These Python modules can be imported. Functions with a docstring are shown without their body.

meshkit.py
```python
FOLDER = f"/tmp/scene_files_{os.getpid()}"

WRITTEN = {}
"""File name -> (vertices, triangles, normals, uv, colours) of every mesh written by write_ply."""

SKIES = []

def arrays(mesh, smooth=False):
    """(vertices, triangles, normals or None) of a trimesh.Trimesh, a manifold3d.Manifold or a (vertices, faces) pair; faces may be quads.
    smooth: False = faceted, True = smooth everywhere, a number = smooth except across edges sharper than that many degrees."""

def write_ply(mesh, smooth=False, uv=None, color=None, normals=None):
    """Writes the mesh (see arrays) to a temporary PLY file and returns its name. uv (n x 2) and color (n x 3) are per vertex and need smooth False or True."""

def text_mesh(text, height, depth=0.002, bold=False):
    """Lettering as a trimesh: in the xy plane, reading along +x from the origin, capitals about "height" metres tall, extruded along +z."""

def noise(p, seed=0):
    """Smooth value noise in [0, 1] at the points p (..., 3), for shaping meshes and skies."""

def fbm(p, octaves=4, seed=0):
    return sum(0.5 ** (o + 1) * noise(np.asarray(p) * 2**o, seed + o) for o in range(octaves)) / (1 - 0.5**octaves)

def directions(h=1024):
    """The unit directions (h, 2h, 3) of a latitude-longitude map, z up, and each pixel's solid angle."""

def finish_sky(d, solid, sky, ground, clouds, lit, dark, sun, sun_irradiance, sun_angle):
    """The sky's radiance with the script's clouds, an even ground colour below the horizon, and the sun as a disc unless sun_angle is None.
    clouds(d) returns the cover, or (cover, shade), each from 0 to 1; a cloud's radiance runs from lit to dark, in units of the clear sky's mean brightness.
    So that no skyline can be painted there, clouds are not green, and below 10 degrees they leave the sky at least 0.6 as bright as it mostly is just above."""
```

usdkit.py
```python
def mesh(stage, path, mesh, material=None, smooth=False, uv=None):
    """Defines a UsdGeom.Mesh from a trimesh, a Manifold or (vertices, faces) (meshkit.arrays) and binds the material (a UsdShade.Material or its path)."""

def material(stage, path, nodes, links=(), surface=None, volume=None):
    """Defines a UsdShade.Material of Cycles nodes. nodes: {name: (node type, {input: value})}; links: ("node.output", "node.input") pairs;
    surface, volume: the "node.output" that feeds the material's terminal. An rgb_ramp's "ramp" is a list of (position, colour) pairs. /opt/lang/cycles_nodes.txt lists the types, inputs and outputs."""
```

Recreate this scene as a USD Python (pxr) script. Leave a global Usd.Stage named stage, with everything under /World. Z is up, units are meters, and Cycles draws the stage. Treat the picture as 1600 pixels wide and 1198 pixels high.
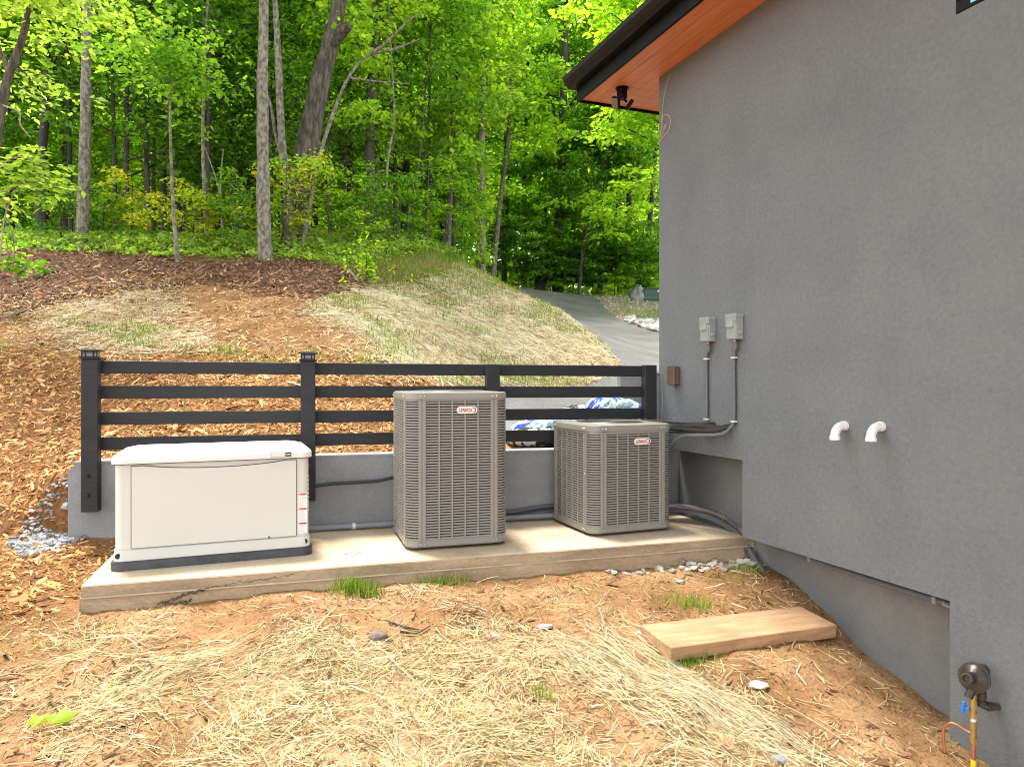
import math, random
import numpy as np, trimesh, manifold3d as m3, shapely
from scipy.sparse import coo_matrix
from scipy.sparse.csgraph import connected_components
from shapely.geometry import Polygon, Point
from pxr import Usd, UsdGeom, UsdLux, UsdShade, Gf, Sdf, Vt
import usdkit, meshkit

# ------------------------------------------------------------------ camera, sky, sun, exposure
stage = Usd.Stage.CreateInMemory()
UsdGeom.SetStageUpAxis(stage, 'Z'); UsdGeom.SetStageMetersPerUnit(stage, 1.0)
UsdGeom.Xform.Define(stage, '/World'); UsdGeom.Scope.Define(stage, '/World/Looks')
EYE, FPX, CX, HY = 1.2, 1110.0, 800.0, 594.0          # eye height over the slab, focal length / centre / horizon of the photograph
EXPOSURE = 1.6
SUN = np.array([-0.2, 0.244, 1.0]); SUN /= np.linalg.norm(SUN)
SUN_I, SUN_ANGLE, SKY_S, CLOUD = 0.66, 10.0, 0.15, 0.85
cam = UsdGeom.Camera.Define(stage, '/World/camera')
cam.CreateHorizontalApertureAttr(36.0); cam.CreateVerticalApertureAttr(36.0 * 766 / 1024)
cam.CreateFocalLengthAttr(36.0 * FPX / 1600); cam.CreateClippingRangeAttr(Gf.Vec2f(0.05, 1000))
cam.CreateVerticalApertureOffsetAttr(-36.0 * 5 / 1600)
cam.CreateExposureAttr(EXPOSURE)
cam.AddTranslateOp().Set(Gf.Vec3d(0, 0, EYE)); cam.AddRotateXOp().Set(90.0)
sun = UsdLux.DistantLight.Define(stage, '/World/sun_light')
sun.CreateIntensityAttr(SUN_I); sun.CreateAngleAttr(SUN_ANGLE); sun.CreateNormalizeAttr(True); sun.CreateColorAttr(Gf.Vec3f(1.0, 0.94, 0.84))
zx = SUN; xx = np.cross([0, 1, 0], zx); xx /= np.linalg.norm(xx); yx = np.cross(zx, xx)
sun.AddTransformOp().Set(Gf.Matrix4d(*[float(v) for r in (np.r_[xx, 0], np.r_[yx, 0], np.r_[zx, 0], [0, 0, 0, 1]) for v in r]))
sky = UsdLux.DomeLight.Define(stage, '/World/sky')
sky.GetPrim().SetCustomDataByKey('kind', 'structure')
skym = usdkit.material(stage, '/World/Looks/sky', {
    'sky': ('sky_texture', {'sky_type': 'single_scattering', 'sun_disc': False, 'sun_elevation': float(math.asin(SUN[2])), 'sun_rotation': float(math.atan2(SUN[0], SUN[1])), 'altitude': 300.0, 'aerosol_density': 2.0}),
    'bw': ('rgb_to_bw', {}), 'tc': ('texture_coordinate', {}), 'n': ('noise_texture', {'scale': 3.0, 'detail': 5.0, 'roughness': 0.6}),
    'r': ('map_range', {'from_min': 0.3, 'from_max': 0.6, 'to_min': CLOUD - 0.15, 'to_max': 1.0, 'clamp': True}),
    'w': ('mix', {'mix_type': 'multiply', 'fac': 1.0, 'color2': (1.62, 1.66, 1.68)}), 'mx': ('mix', {'mix_type': 'mix'}), 'bg': ('background_shader', {'strength': SKY_S})},
    [('sky.color', 'bw.color'), ('bw.val', 'w.color1'), ('tc.generated', 'n.vector'), ('n.fac', 'r.value'), ('r.result', 'mx.fac'),
     ('sky.color', 'mx.color1'), ('w.color', 'mx.color2'), ('mx.color', 'bg.color')], surface='bg.background')
UsdShade.MaterialBindingAPI.Apply(sky.GetPrim()).Bind(skym)

# ------------------------------------------------------------------ helpers
rng = np.random.default_rng(7)
used = {}
def path_of(name, parent):
    base = str(parent.GetPath()) if parent is not None else '/World'
    k = (base, name); n = used.get(k, 0); used[k] = n + 1
    return f'{base}/{name}' + (f'_{n:03d}' if n else '')
def tag(p, label=None, cat=None, group=None, kind=None):
    for k, v in (('label', label), ('category', cat), ('group', group), ('kind', kind)):
        if v: p.SetCustomDataByKey(k, v)
    return p
def tri(f):
    f = np.asarray(f, int)
    return np.vstack([f[:, [0, 1, 2]], f[:, [0, 2, 3]]]) if f.shape[1] == 4 else f
def vf(m):
    if isinstance(m, tuple): return np.asarray(m[0], float).reshape(-1, 3), tri(m[1])
    if hasattr(m, 'to_mesh'):
        q = m.to_mesh(); return np.array(q.vert_properties[:, :3], float), np.array(q.tri_verts, int)
    return np.array(m.vertices, float), np.array(m.faces, int)
def join(*ms):
    V, F, n = [], [], 0
    for m in ms:
        v, f = vf(m)
        if len(v): V.append(v); F.append(f + n); n += len(v)
    return np.vstack(V), np.vstack(F)
ISLANDS = set()
def obj(name, mesh, mat, parent=None, smooth=False, label=None, cat=None, group=None, kind=None):
    v, f = vf(mesh)
    m = usdkit.mesh(stage, path_of(name, parent), (v, f), M[mat], smooth=smooth)
    if mat in ISLANDS:                                     # a random number for every separate piece
        e = np.vstack([f[:, :2], f[:, 1:]]); n, k = connected_components(coo_matrix((np.ones(len(e), bool), (e[:, 0], e[:, 1])), shape=(len(v), len(v))), False)
        UsdGeom.PrimvarsAPI(m).CreatePrimvar('piece', Sdf.ValueTypeNames.FloatArray, 'vertex').Set(Vt.FloatArray.FromNumpy(np.random.default_rng(n).uniform(0, 1, n)[k].astype(np.float32)))
    return tag(m.GetPrim(), label, cat, group, kind)
def mat4(loc=(0, 0, 0), rz=0.0, s=1.0):
    c, n = math.cos(rz) * s, math.sin(rz) * s
    return Gf.Matrix4d(c, n, 0, 0, -n, c, 0, 0, 0, 0, s, 0, float(loc[0]), float(loc[1]), float(loc[2]), 1)
def thing(name, label, cat, loc=(0, 0, 0), rz=0.0, group=None, s=1.0):
    x = UsdGeom.Xform.Define(stage, path_of(name, None)); x.AddTransformOp().Set(mat4(loc, rz, s))
    return tag(x.GetPrim(), label, cat, group)
def dup(root, label, loc, rz, s=1.0, group=None, name=None):
    x = UsdGeom.Xform.Define(stage, path_of(name or root.GetName(), None))
    x.GetPrim().GetReferences().AddInternalReference(root.GetPath())
    UsdGeom.Xformable(x.GetPrim()).MakeMatrixXform().Set(mat4(loc, rz, s))
    x.GetPrim().SetInstanceable(True)
    return tag(x.GetPrim(), label, root.GetCustomDataByKey('category'), group)
def box(x0, x1, y0, y1, z0, z1, c=0.0):
    """a box with chamfered edges"""
    lo, hi = np.array([x0, y0, z0], float), np.array([x1, y1, z1], float)
    if c <= 0:
        m = trimesh.creation.box(bounds=[lo, hi]); return np.array(m.vertices), np.array(m.faces)
    P = []
    for a in (0, 1):
        for b in (0, 1):
            for d in (0, 1):
                k = np.array([hi[0] if a else lo[0], hi[1] if b else lo[1], hi[2] if d else lo[2]])
                s = np.array([-1 if a else 1, -1 if b else 1, -1 if d else 1]) * c
                for i in range(3):
                    q = k + s; q[i] = k[i]; P.append(q)
    return vf(m3.Manifold.hull_points(np.array(P)))
def tube(pts, r, sides=8, cap=True):
    p = np.asarray(pts, float); n = len(p)
    r = np.broadcast_to(np.asarray(r, float), (n,))
    t = np.gradient(p, axis=0); t /= np.linalg.norm(t, axis=1, keepdims=True) + 1e-12
    a = np.cross(t[0], [0, 0, 1.0] if abs(t[0][2]) < .9 else [1.0, 0, 0]); A = []
    for i in range(n):
        a = a - t[i] * (a @ t[i]); a /= np.linalg.norm(a) + 1e-12; A.append(a)
    A = np.array(A); B = np.cross(t, A)
    ang = np.arange(sides) * 2 * np.pi / sides
    v = (p[:, None] + r[:, None, None] * (np.cos(ang)[None, :, None] * A[:, None] + np.sin(ang)[None, :, None] * B[:, None])).reshape(-1, 3)
    i, j = np.meshgrid(np.arange(n - 1), np.arange(sides), indexing='ij')
    q = np.stack([i * sides + j, i * sides + (j + 1) % sides, (i + 1) * sides + (j + 1) % sides, (i + 1) * sides + j], -1).reshape(-1, 4)
    f = tri(q)
    if cap:
        v = np.vstack([v, p[0], p[-1]]); k = np.arange(sides); e = n * sides
        f = np.vstack([f, np.stack([(k + 1) % sides, k, np.full(sides, e)], 1), np.stack([(n - 1) * sides + k, (n - 1) * sides + (k + 1) % sides, np.full(sides, e + 1)], 1)])
    return v, f
def spline(pts, n=24):
    """Catmull-Rom through the points"""
    p = np.asarray(pts, float); q = np.vstack([2 * p[0] - p[1], p, 2 * p[-1] - p[-2]]); out = []
    k = max(2, n // (len(p) - 1))
    for i in range(1, len(q) - 2):
        for u in np.linspace(0, 1, k, endpoint=False):
            a, b, c, d = q[i - 1:i + 3]
            out.append(.5 * ((2 * b) + (c - a) * u + (2 * a - 5 * b + 4 * c - d) * u * u + (3 * b - a - 3 * c + d) * u ** 3))
    return np.array(out + [p[-1]])
def prism(poly, z0, z1):
    """extrude a shapely polygon (or point list) in z"""
    if not hasattr(poly, 'exterior'): poly = Polygon(poly)
    m = trimesh.creation.extrude_polygon(poly, z1 - z0, engine='earcut'); v = np.array(m.vertices); v[:, 2] += z0
    return v, np.array(m.faces)
def rot(m, axis, ang, at=(0, 0, 0)):
    v, f = vf(m); R = trimesh.transformations.rotation_matrix(ang, axis, at)
    return v @ R[:3, :3].T + R[:3, 3], f
def mov(m, d, s=1.0):
    v, f = vf(m); return v * s + np.asarray(d, float), f
def cyl(p0, p1, r, sides=16): return tube([p0, p1], r, sides)
def lathe(prof, sides=24):
    """profile of (r, z) about z"""
    prof = np.asarray(prof, float); n = len(prof); a = np.arange(sides) * 2 * np.pi / sides
    v = np.stack([prof[:, None, 0] * np.cos(a), prof[:, None, 0] * np.sin(a), np.repeat(prof[:, 1:2], sides, 1)], -1).reshape(-1, 3)
    i, j = np.meshgrid(np.arange(n - 1), np.arange(sides), indexing='ij')
    return v, tri(np.stack([i * sides + j, i * sides + (j + 1) % sides, (i + 1) * sides + (j + 1) % sides, (i + 1) * sides + j], -1).reshape(-1, 4))
def align(m, d, at=(0, 0, 0)):
    """turn local +z to direction d, then move"""
    d = np.asarray(d, float) / np.linalg.norm(d); R = trimesh.geometry.align_vectors([0, 0, 1], d)[:3, :3]
    v, f = vf(m); return v @ R.T + np.asarray(at, float), f
def rrect(w, d, r, k=8):
    """rounded rectangle 0..w x 0..d as points"""
    out = []
    for cx, cy, a0 in ((w - r, r, -90), (w - r, d - r, 0), (r, d - r, 90), (r, r, 180)):
        for t in np.linspace(0, 90, k): out.append((cx + r * math.cos(math.radians(a0 + t)), cy + r * math.sin(math.radians(a0 + t))))
    return np.array(out)
def at(px, py, Y): return np.array([(px - CX) / FPX * Y, Y, EYE - (py - HY) / FPX * Y])
fbm = meshkit.fbm

# ------------------------------------------------------------------ materials
M = {}
def pm(name, c1, c2=None, scale=6.0, rough=0.6, bump=0.0, bscale=40.0, coord='object', metal=0.0, detail=6.0, lo=0.35, hi=0.65, stretch=None, spec=None, fine=0.0, bdist=0.01):
    c2 = c2 if c2 is not None else tuple(x * 0.8 for x in c1)
    nodes = {'p': ('principled_bsdf', {'roughness': rough, 'metallic': metal}), 'tc': ('texture_coordinate', {}) if coord == 'object' else ('geometry', {}),
             'mp': ('mapping', {'scale': stretch or (1, 1, 1)}), 'n': ('noise_texture', {'scale': scale, 'detail': detail, 'roughness': 0.6}), 'r': ('rgb_ramp', {'ramp': [(lo, c1), (hi, c2)]})}
    if spec is not None: nodes['p'][1]['specular_ior_level'] = spec
    src = 'tc.object' if coord == 'object' else 'tc.position'
    links = [(src, 'mp.vector'), ('mp.vector', 'n.vector'), ('n.fac', 'r.fac')]
    last = 'r.color'
    if fine:
        nodes |= {'nf': ('noise_texture', {'scale': scale * 22, 'detail': 3.0, 'roughness': 0.7}), 'rf': ('rgb_ramp', {'ramp': [(0.3, (1 - fine,) * 3), (0.7, (1 + fine,) * 3)]}), 'mf': ('mix', {'mix_type': 'multiply', 'fac': 1.0})}
        links += [('mp.vector', 'nf.vector'), ('nf.fac', 'rf.fac'), ('r.color', 'mf.color1'), ('rf.color', 'mf.color2')]; last = 'mf.color'
    links.append((last, 'p.base_color'))
    if bump:
        nodes |= {'nb': ('noise_texture', {'scale': bscale, 'detail': 4.0, 'roughness': 0.6}), 'b': ('bump', {'strength': bump, 'distance': bdist})}
        links += [('mp.vector', 'nb.vector'), ('nb.fac', 'b.height'), ('b.normal', 'p.normal')]
    M[name] = usdkit.material(stage, f'/World/Looks/{name}', nodes, links, surface='p.BSDF')
def island(name, ramp, rough=0.8, trans=0.0, tcol=None, spec=0.3):
    """colour varies piece by piece"""
    ISLANDS.add(name)
    nodes = {'g': ('attribute', {'attribute': 'piece'}), 'oi': ('object_info', {}), 'ad': ('math', {'math_type': 'multiply_add', 'value2': 0.22}), 'sb': ('math', {'math_type': 'subtract', 'value2': 0.11}),
             'r': ('rgb_ramp', {'ramp': ramp}), 'p': ('principled_bsdf', {'roughness': rough, 'specular_ior_level': spec})}
    links = [('oi.random', 'ad.value1'), ('g.fac', 'ad.value3'), ('ad.value', 'sb.value1'), ('sb.value', 'r.fac'), ('r.color', 'p.base_color')]
    surf = 'p.BSDF'
    if trans:
        nodes |= {'t': ('translucent_bsdf', {}), 'm': ('mix', {'mix_type': 'multiply', 'fac': 1.0, 'color2': tcol}), 'x': ('mix_closure', {'fac': trans})}
        links += [('r.color', 'm.color1'), ('m.color', 't.color'), ('p.BSDF', 'x.closure1'), ('t.BSDF', 'x.closure2')]; surf = 'x.closure'
    M[name] = usdkit.material(stage, f'/World/Looks/{name}', nodes, links, surface=surf)

pm('stucco', (0.132, 0.142, 0.148), (0.155, 0.164, 0.169), 1.6, 0.85, 0.55, 95.0, fine=0.12, bdist=0.006, spec=0.3)
pm('stucco_base', (0.155, 0.158, 0.156), (0.2, 0.2, 0.195), 2.5, 0.85, 0.35, 90.0, fine=0.1, bdist=0.004, spec=0.3)
pm('retaining', (0.20, 0.204, 0.205), (0.245, 0.249, 0.25), 2.6, 0.85, 0.35, 70.0, fine=0.12, bdist=0.005, spec=0.3)
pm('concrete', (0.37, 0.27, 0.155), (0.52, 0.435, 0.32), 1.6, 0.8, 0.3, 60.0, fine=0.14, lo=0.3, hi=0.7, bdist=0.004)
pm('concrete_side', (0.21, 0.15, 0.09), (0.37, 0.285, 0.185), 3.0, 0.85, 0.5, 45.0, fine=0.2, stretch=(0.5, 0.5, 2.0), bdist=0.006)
pm('fence_paint', (0.0135, 0.0138, 0.0155), (0.02, 0.0203, 0.022), 3.0, 0.5, 0.3, 22.0, stretch=(0.2, 1, 4), spec=0.28)
pm('bolt', (0.02, 0.02, 0.022), None, 6, 0.35, metal=0.6)
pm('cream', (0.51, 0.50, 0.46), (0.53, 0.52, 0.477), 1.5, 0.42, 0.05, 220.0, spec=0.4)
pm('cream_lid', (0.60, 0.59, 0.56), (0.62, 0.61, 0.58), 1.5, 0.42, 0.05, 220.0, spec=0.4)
pm('black_plastic', (0.03, 0.031, 0.034), (0.055, 0.055, 0.06), 9, 0.6, 0.2, 60)
pm('dark_hole', (0.012, 0.012, 0.012), None, 5, 0.8)
pm('label_white', (0.72, 0.72, 0.72), (0.76, 0.76, 0.76), 8, 0.5)
pm('label_orange', (0.75, 0.18, 0.025), None, 8, 0.5)
pm('label_yellow', (0.8, 0.55, 0.05), None, 8, 0.5)
pm('label_grey', (0.35, 0.35, 0.36), None, 8, 0.5)
pm('badge_red', (0.40, 0.004, 0.014), None, 8, 0.4)
pm('badge_plate', (0.72, 0.70, 0.66), None, 8, 0.35, spec=0.5)
pm('unit_paint', (0.208, 0.194, 0.168), (0.228, 0.213, 0.186), 3, 0.38, 0.04, 180, spec=0.5)
pm('coil', (0.02, 0.0195, 0.0185), (0.03, 0.029, 0.027), 30, 0.6, stretch=(6, 6, .2))
pm('screw', (0.6, 0.6, 0.58), None, 8, 0.3, metal=0.7)
pm('wire_black', (0.02, 0.02, 0.021), None, 8, 0.45)
pm('conduit_grey', (0.19, 0.20, 0.215), (0.24, 0.25, 0.265), 8, 0.45)
pm('conduit_wall', (0.085, 0.09, 0.1), (0.105, 0.11, 0.12), 8, 0.45)
pm('conduit_dark', (0.075, 0.08, 0.09), (0.095, 0.10, 0.11), 8, 0.5)
pm('foam_black', (0.016, 0.016, 0.016), (0.03, 0.028, 0.026), 10, 0.85, 0.4, 60)
pm('copper', (0.55, 0.22, 0.11), (0.45, 0.17, 0.085), 12, 0.35, metal=0.8)
pm('copper_dull', (0.16, 0.075, 0.045), (0.1, 0.05, 0.03), 12, 0.6)
pm('brass', (0.48, 0.33, 0.115), (0.36, 0.235, 0.075), 12, 0.38, metal=0.85)
pm('pvc_white', (0.80, 0.79, 0.77), None, 6, 0.35)
pm('strap_white', (0.7, 0.7, 0.7), None, 6, 0.4)
pm('switch_grey', (0.225, 0.252, 0.236), (0.25, 0.277, 0.26), 5, 0.45)
pm('bronze_box', (0.075, 0.05, 0.035), (0.1, 0.068, 0.048), 7, 0.4)
pm('regulator_brown', (0.028, 0.02, 0.017), (0.04, 0.03, 0.026), 14, 0.32, 0.2, 60)
pm('blue_plastic', (0.02, 0.2, 0.65), None, 6, 0.4)
pm('yellow_plastic', (0.8, 0.6, 0.02), None, 6, 0.5)
pm('fascia_dark', (0.004, 0.0038, 0.0038), (0.006, 0.0057, 0.0057), 4, 0.55, spec=0.12)
pm('gutter_bronze', (0.006, 0.0046, 0.0038), (0.009, 0.007, 0.0058), 4, 0.42, spec=0.12)
pm('shingle', (0.03, 0.03, 0.032), (0.06, 0.06, 0.06), 30, 0.9, 0.5, 80)
pm('soffit_wood', (0.50, 0.155, 0.052), (0.62, 0.215, 0.075), 3.0, 0.5, 0.15, 30, stretch=(1, 14, 14), fine=0.1)
pm('glass_dark', (0.012, 0.014, 0.017), None, 3, 0.15, spec=0.25)
pm('tape_blue', (0.10, 0.42, 0.72), (0.3, 0.6, 0.85), 60, 0.5, stretch=(1, 1, 6))
pm('frame_black', (0.007, 0.007, 0.0075), None, 3, 0.5, spec=0.12)
pm('cord', (0.42, 0.33, 0.22), None, 8, 0.7)
pm('lens_dark', (0.10, 0.075, 0.06), None, 8, 0.3)
pm('lens_clear', (0.15, 0.155, 0.16), None, 8, 0.2)
pm('timber', (0.30, 0.165, 0.08), (0.46, 0.28, 0.15), 2.0, 0.75, 0.4, 40, stretch=(1.5, 9, 9), fine=0.25, bdist=0.004)
pm('asphalt', (0.125, 0.122, 0.12), (0.185, 0.18, 0.175), 1.3, 0.9, 0.5, 120, coord='position', fine=0.25)
pm('boulder', (0.16, 0.165, 0.185), (0.32, 0.32, 0.34), 2.2, 0.9, 0.6, 12)
pm('box_green', (0.03, 0.075, 0.06), (0.038, 0.088, 0.07), 3, 0.5)
pm('bark_grey', (0.085, 0.074, 0.053), (0.245, 0.22, 0.172), 9.0, 0.9, 1.0, 22, stretch=(2, 2, 1.1), fine=0.5, bdist=0.03, lo=.4, hi=.6)
pm('bark_brown', (0.035, 0.028, 0.019), (0.12, 0.098, 0.07), 7.0, 0.9, 1.0, 14, stretch=(2, 2, .5), fine=0.5, bdist=0.05, lo=.4, hi=.62)
pm('bark_dark', (0.025, 0.021, 0.017), (0.065, 0.053, 0.041), 4.0, 0.9, 0.8, 12, stretch=(2, 2, .4), bdist=0.02)
pm('twig', (0.2, 0.15, 0.1), (0.34, 0.27, 0.19), 10, 0.85)
pm('stone_pale', (0.33, 0.31, 0.27), (0.48, 0.455, 0.41), 12, 0.85, 0.3, 30)
pm('stone_dark', (0.11, 0.085, 0.06), (0.2, 0.16, 0.12), 12, 0.9, 0.5, 30)
pm('stain', (0.16, 0.12, 0.085), (0.24, 0.18, 0.12), 6, 0.85)
pm('crack', (0.05, 0.035, 0.022), (0.1, 0.07, 0.045), 20, 0.95)
pm('mortar', (0.36, 0.28, 0.19), (0.5, 0.42, 0.31), 9, 0.9, 0.6, 30)
island('pale_straw', [(0, (0.36, 0.25, 0.13)), (0.3, (0.58, 0.455, 0.27)), (0.7, (0.76, 0.64, 0.43)), (1, (0.84, 0.77, 0.60))], 0.7, 0.12, (1.2, 1.2, 1.0))
island('brown_litter', [(0, (0.07, 0.035, 0.016)), (0.5, (0.17, 0.085, 0.035)), (1, (0.32, 0.18, 0.08))], 0.85)
island('gravel', [(0, (0.11, 0.115, 0.12)), (0.5, (0.27, 0.275, 0.285)), (1, (0.46, 0.465, 0.47))], 0.85)
island('white_rock', [(0, (0.3, 0.29, 0.27)), (0.4, (0.55, 0.54, 0.51)), (1, (0.75, 0.74, 0.71))], 0.85)
island('rubble', [(0, (0.16, 0.12, 0.09)), (0.5, (0.3, 0.26, 0.21)), (1, (0.46, 0.43, 0.38))], 0.9)
island('mulch', [(0, (0.15, 0.065, 0.024)), (0.3, (0.40, 0.19, 0.062)), (0.7, (0.60, 0.325, 0.115)), (1, (0.76, 0.52, 0.25))], 0.85)
island('dark_mulch', [(0, (0.075, 0.038, 0.02)), (0.5, (0.21, 0.10, 0.05)), (0.85, (0.36, 0.19, 0.10)), (1, (0.52, 0.36, 0.23))], 0.9)
island('soil_crumb', [(0, (0.12, 0.065, 0.03)), (0.4, (0.26, 0.145, 0.068)), (0.8, (0.38, 0.235, 0.12)), (1, (0.5, 0.42, 0.32))], 0.95)
island('straw', [(0, (0.14, 0.08, 0.035)), (0.25, (0.34, 0.23, 0.105)), (0.6, (0.56, 0.43, 0.225)), (0.85, (0.70, 0.58, 0.35)), (1, (0.80, 0.73, 0.54))], 0.7, 0.12, (1.2, 1.2, 1.0))
island('grass', [(0, (0.07, 0.15, 0.012)), (0.55, (0.15, 0.25, 0.02)), (1, (0.33, 0.35, 0.07))], 0.6, 0.4, (1.5, 1.6, 0.8))
island('net', [(0, (0.34, 0.42, 0.26)), (0.5, (0.52, 0.56, 0.38)), (1, (0.70, 0.69, 0.54))], 0.5, 0.3, (1.2, 1.3, 1.1))
island('pale_net', [(0, (0.46, 0.50, 0.32)), (0.5, (0.68, 0.67, 0.48)), (1, (0.80, 0.77, 0.62))], 0.5, 0.3, (1.2, 1.3, 1.1))
LEAVES = {'leaf_mid': ((0.037, 0.105, 0.0135), (0.105, 0.237, 0.0271), (0.194, 0.355, 0.0440)), 'leaf_bright': ((0.093, 0.204, 0.0152), (0.204, 0.363, 0.0271), (0.338, 0.483, 0.0508)),
          'leaf_dark': ((0.026, 0.085, 0.0186), (0.071, 0.169, 0.0304), (0.135, 0.271, 0.0440)), 'leaf_pale': ((0.102, 0.186, 0.0373), (0.212, 0.330, 0.0712), (0.355, 0.474, 0.1270)),
          'leaf_yellow': ((0.127, 0.204, 0.0169), (0.271, 0.363, 0.0254), (0.474, 0.406, 0.0592))}
for k, (a, b, c) in LEAVES.items(): island(k, [(0, a), (0.5, b), (1, c)], 0.45, 0.66, (2.6, 2.35, 0.9), 0.5)

# ------------------------------------------------------------------ terrain
WALL_L = -3.28                                            # left end of the retaining wall
def wall_v(x, y): return y - 0.255 * x                    # 6.083 on its front face
def tps(P, lam=1e-3):
    P = np.asarray(P, float); X = P[:, :2]; n = len(P)
    def phi(d2): return 0.5 * d2 * np.log(d2 + 1e-9)
    K = phi(((X[:, None] - X[None]) ** 2).sum(-1)) + lam * np.eye(n); Q = np.c_[np.ones(n), X]
    A = np.block([[K, Q], [Q.T, np.zeros((3, 3))]]); w = np.linalg.solve(A, np.r_[P[:, 2], 0, 0, 0])
    def f(x, y):
        x, y = np.broadcast_arrays(x, y); out = w[n] + w[n + 1] * x + w[n + 2] * y
        for i in range(n): out = out + w[i] * phi((x - X[i, 0]) ** 2 + (y - X[i, 1]) ** 2)
        return out
    return f
front = tps([(-2.5, 4.05, -.15), (-1.4, 4.42, -.15), (-.3, 4.75, -.15), (.8, 5.1, -.16), (1.7, 5.33, -.19), (1.95, 5.2, -.21), (2.15, 4.6, -.47), (2.43, 3.95, -.69), (2.6, 3.5, -.73), (1.2, 4.6, -.3), (.9, 4.07, -.40), (1.7, 4.2, -.47),
             (0, 3, -.45), (-1, 3, -.38), (-2.6, 2.8, -.30), (-2.5, 3.4, -.24), (-.3, 4.2, -.26), (-1.3, 3.8, -.24), (3, 2, -1.0), (0, 1.5, -.6), (-4, 1.5, -.3), (-3.3, 4.1, -.09), (-3.0, 5.0, -.02), (-4.5, 3, -.12), (-3.3, 5.25, .04), (-4.2, 4.6, .06),
             (-4.1, 5.6, .25), (-6, 5, .3), (0, -5, -1.0), (6, -5, -1.6), (-8, -5, -.5), (-9, 3, .3), (2, 6, -.2), (5, 5, -.8), (8, 0, -1.5), (0, 7, -.1)])
back = tps([(-3.2, 5.5, .56), (-1.6, 5.95, .57), (0, 6.35, .57), (1.2, 6.65, .58), (-4.1, 5.6, .4), (-4.2, 4.6, .08), (-6, 5, .4), (-9, 3, .4), (-9, 7, 1.1), (-3, 7.8, 1.32), (-1.5, 7.9, 1.25), (-5.5, 8, 1.4), (-3, 10, 2.15), (-5.5, 10.5, 2.3), (-9, 11, 2.6), (-1.4, 10, 2.0),
            (0, 10.2, 1.25), (-.2, 8.4, .88), (.9, 9, .89), (1.2, 11, 1.14), (1.0, 7.6, .68), (1.85, 11.5, 1.42), (-4.6, 13, 3.42), (-8.5, 14, 3.84), (-13, 14, 3.9), (-2.6, 13.3, 3.3), (-1.2, 13, 2.75), (-1.0, 11.4, 2.1), (.65, 14.3, 2.72), (-.6, 16, 3.56), (-1.5, 16, 3.97), (-3, 16, 4.25), (-5, 16, 4.25), (-9, 17, 4.4),
            (-3.5, 18, 4.85), (-1.2, 19, 4.3), (.9, 16.5, 2.55), (2.6, 14, 1.84), (2.2, 17, 2.36), (3.5, 17, 2.3), (4.6, 17, 2.5), (1.4, 20, 3.1), (2.9, 20, 2.95), (4.3, 20, 3.05), (.4, 24, 4.3), (2.6, 24, 4.0), (4.3, 24, 3.9), (4.6, 22, 3.46), (6, 24, 3.95), (7, 17, 2.2), (4, 12, 1.2), (8, 10, .8),
            (0, 29, 4.9), (5, 30, 4.6), (-4, 26, 5.2), (-10, 25, 5.3), (-20, 20, 5), (-20, 8, 2), (10, 30, 4.6), (0, 45, 6.5), (-25, 45, 7), (25, 45, 6), (0, 80, 10), (-40, 80, 11), (40, 80, 9)], 2e-2)
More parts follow.
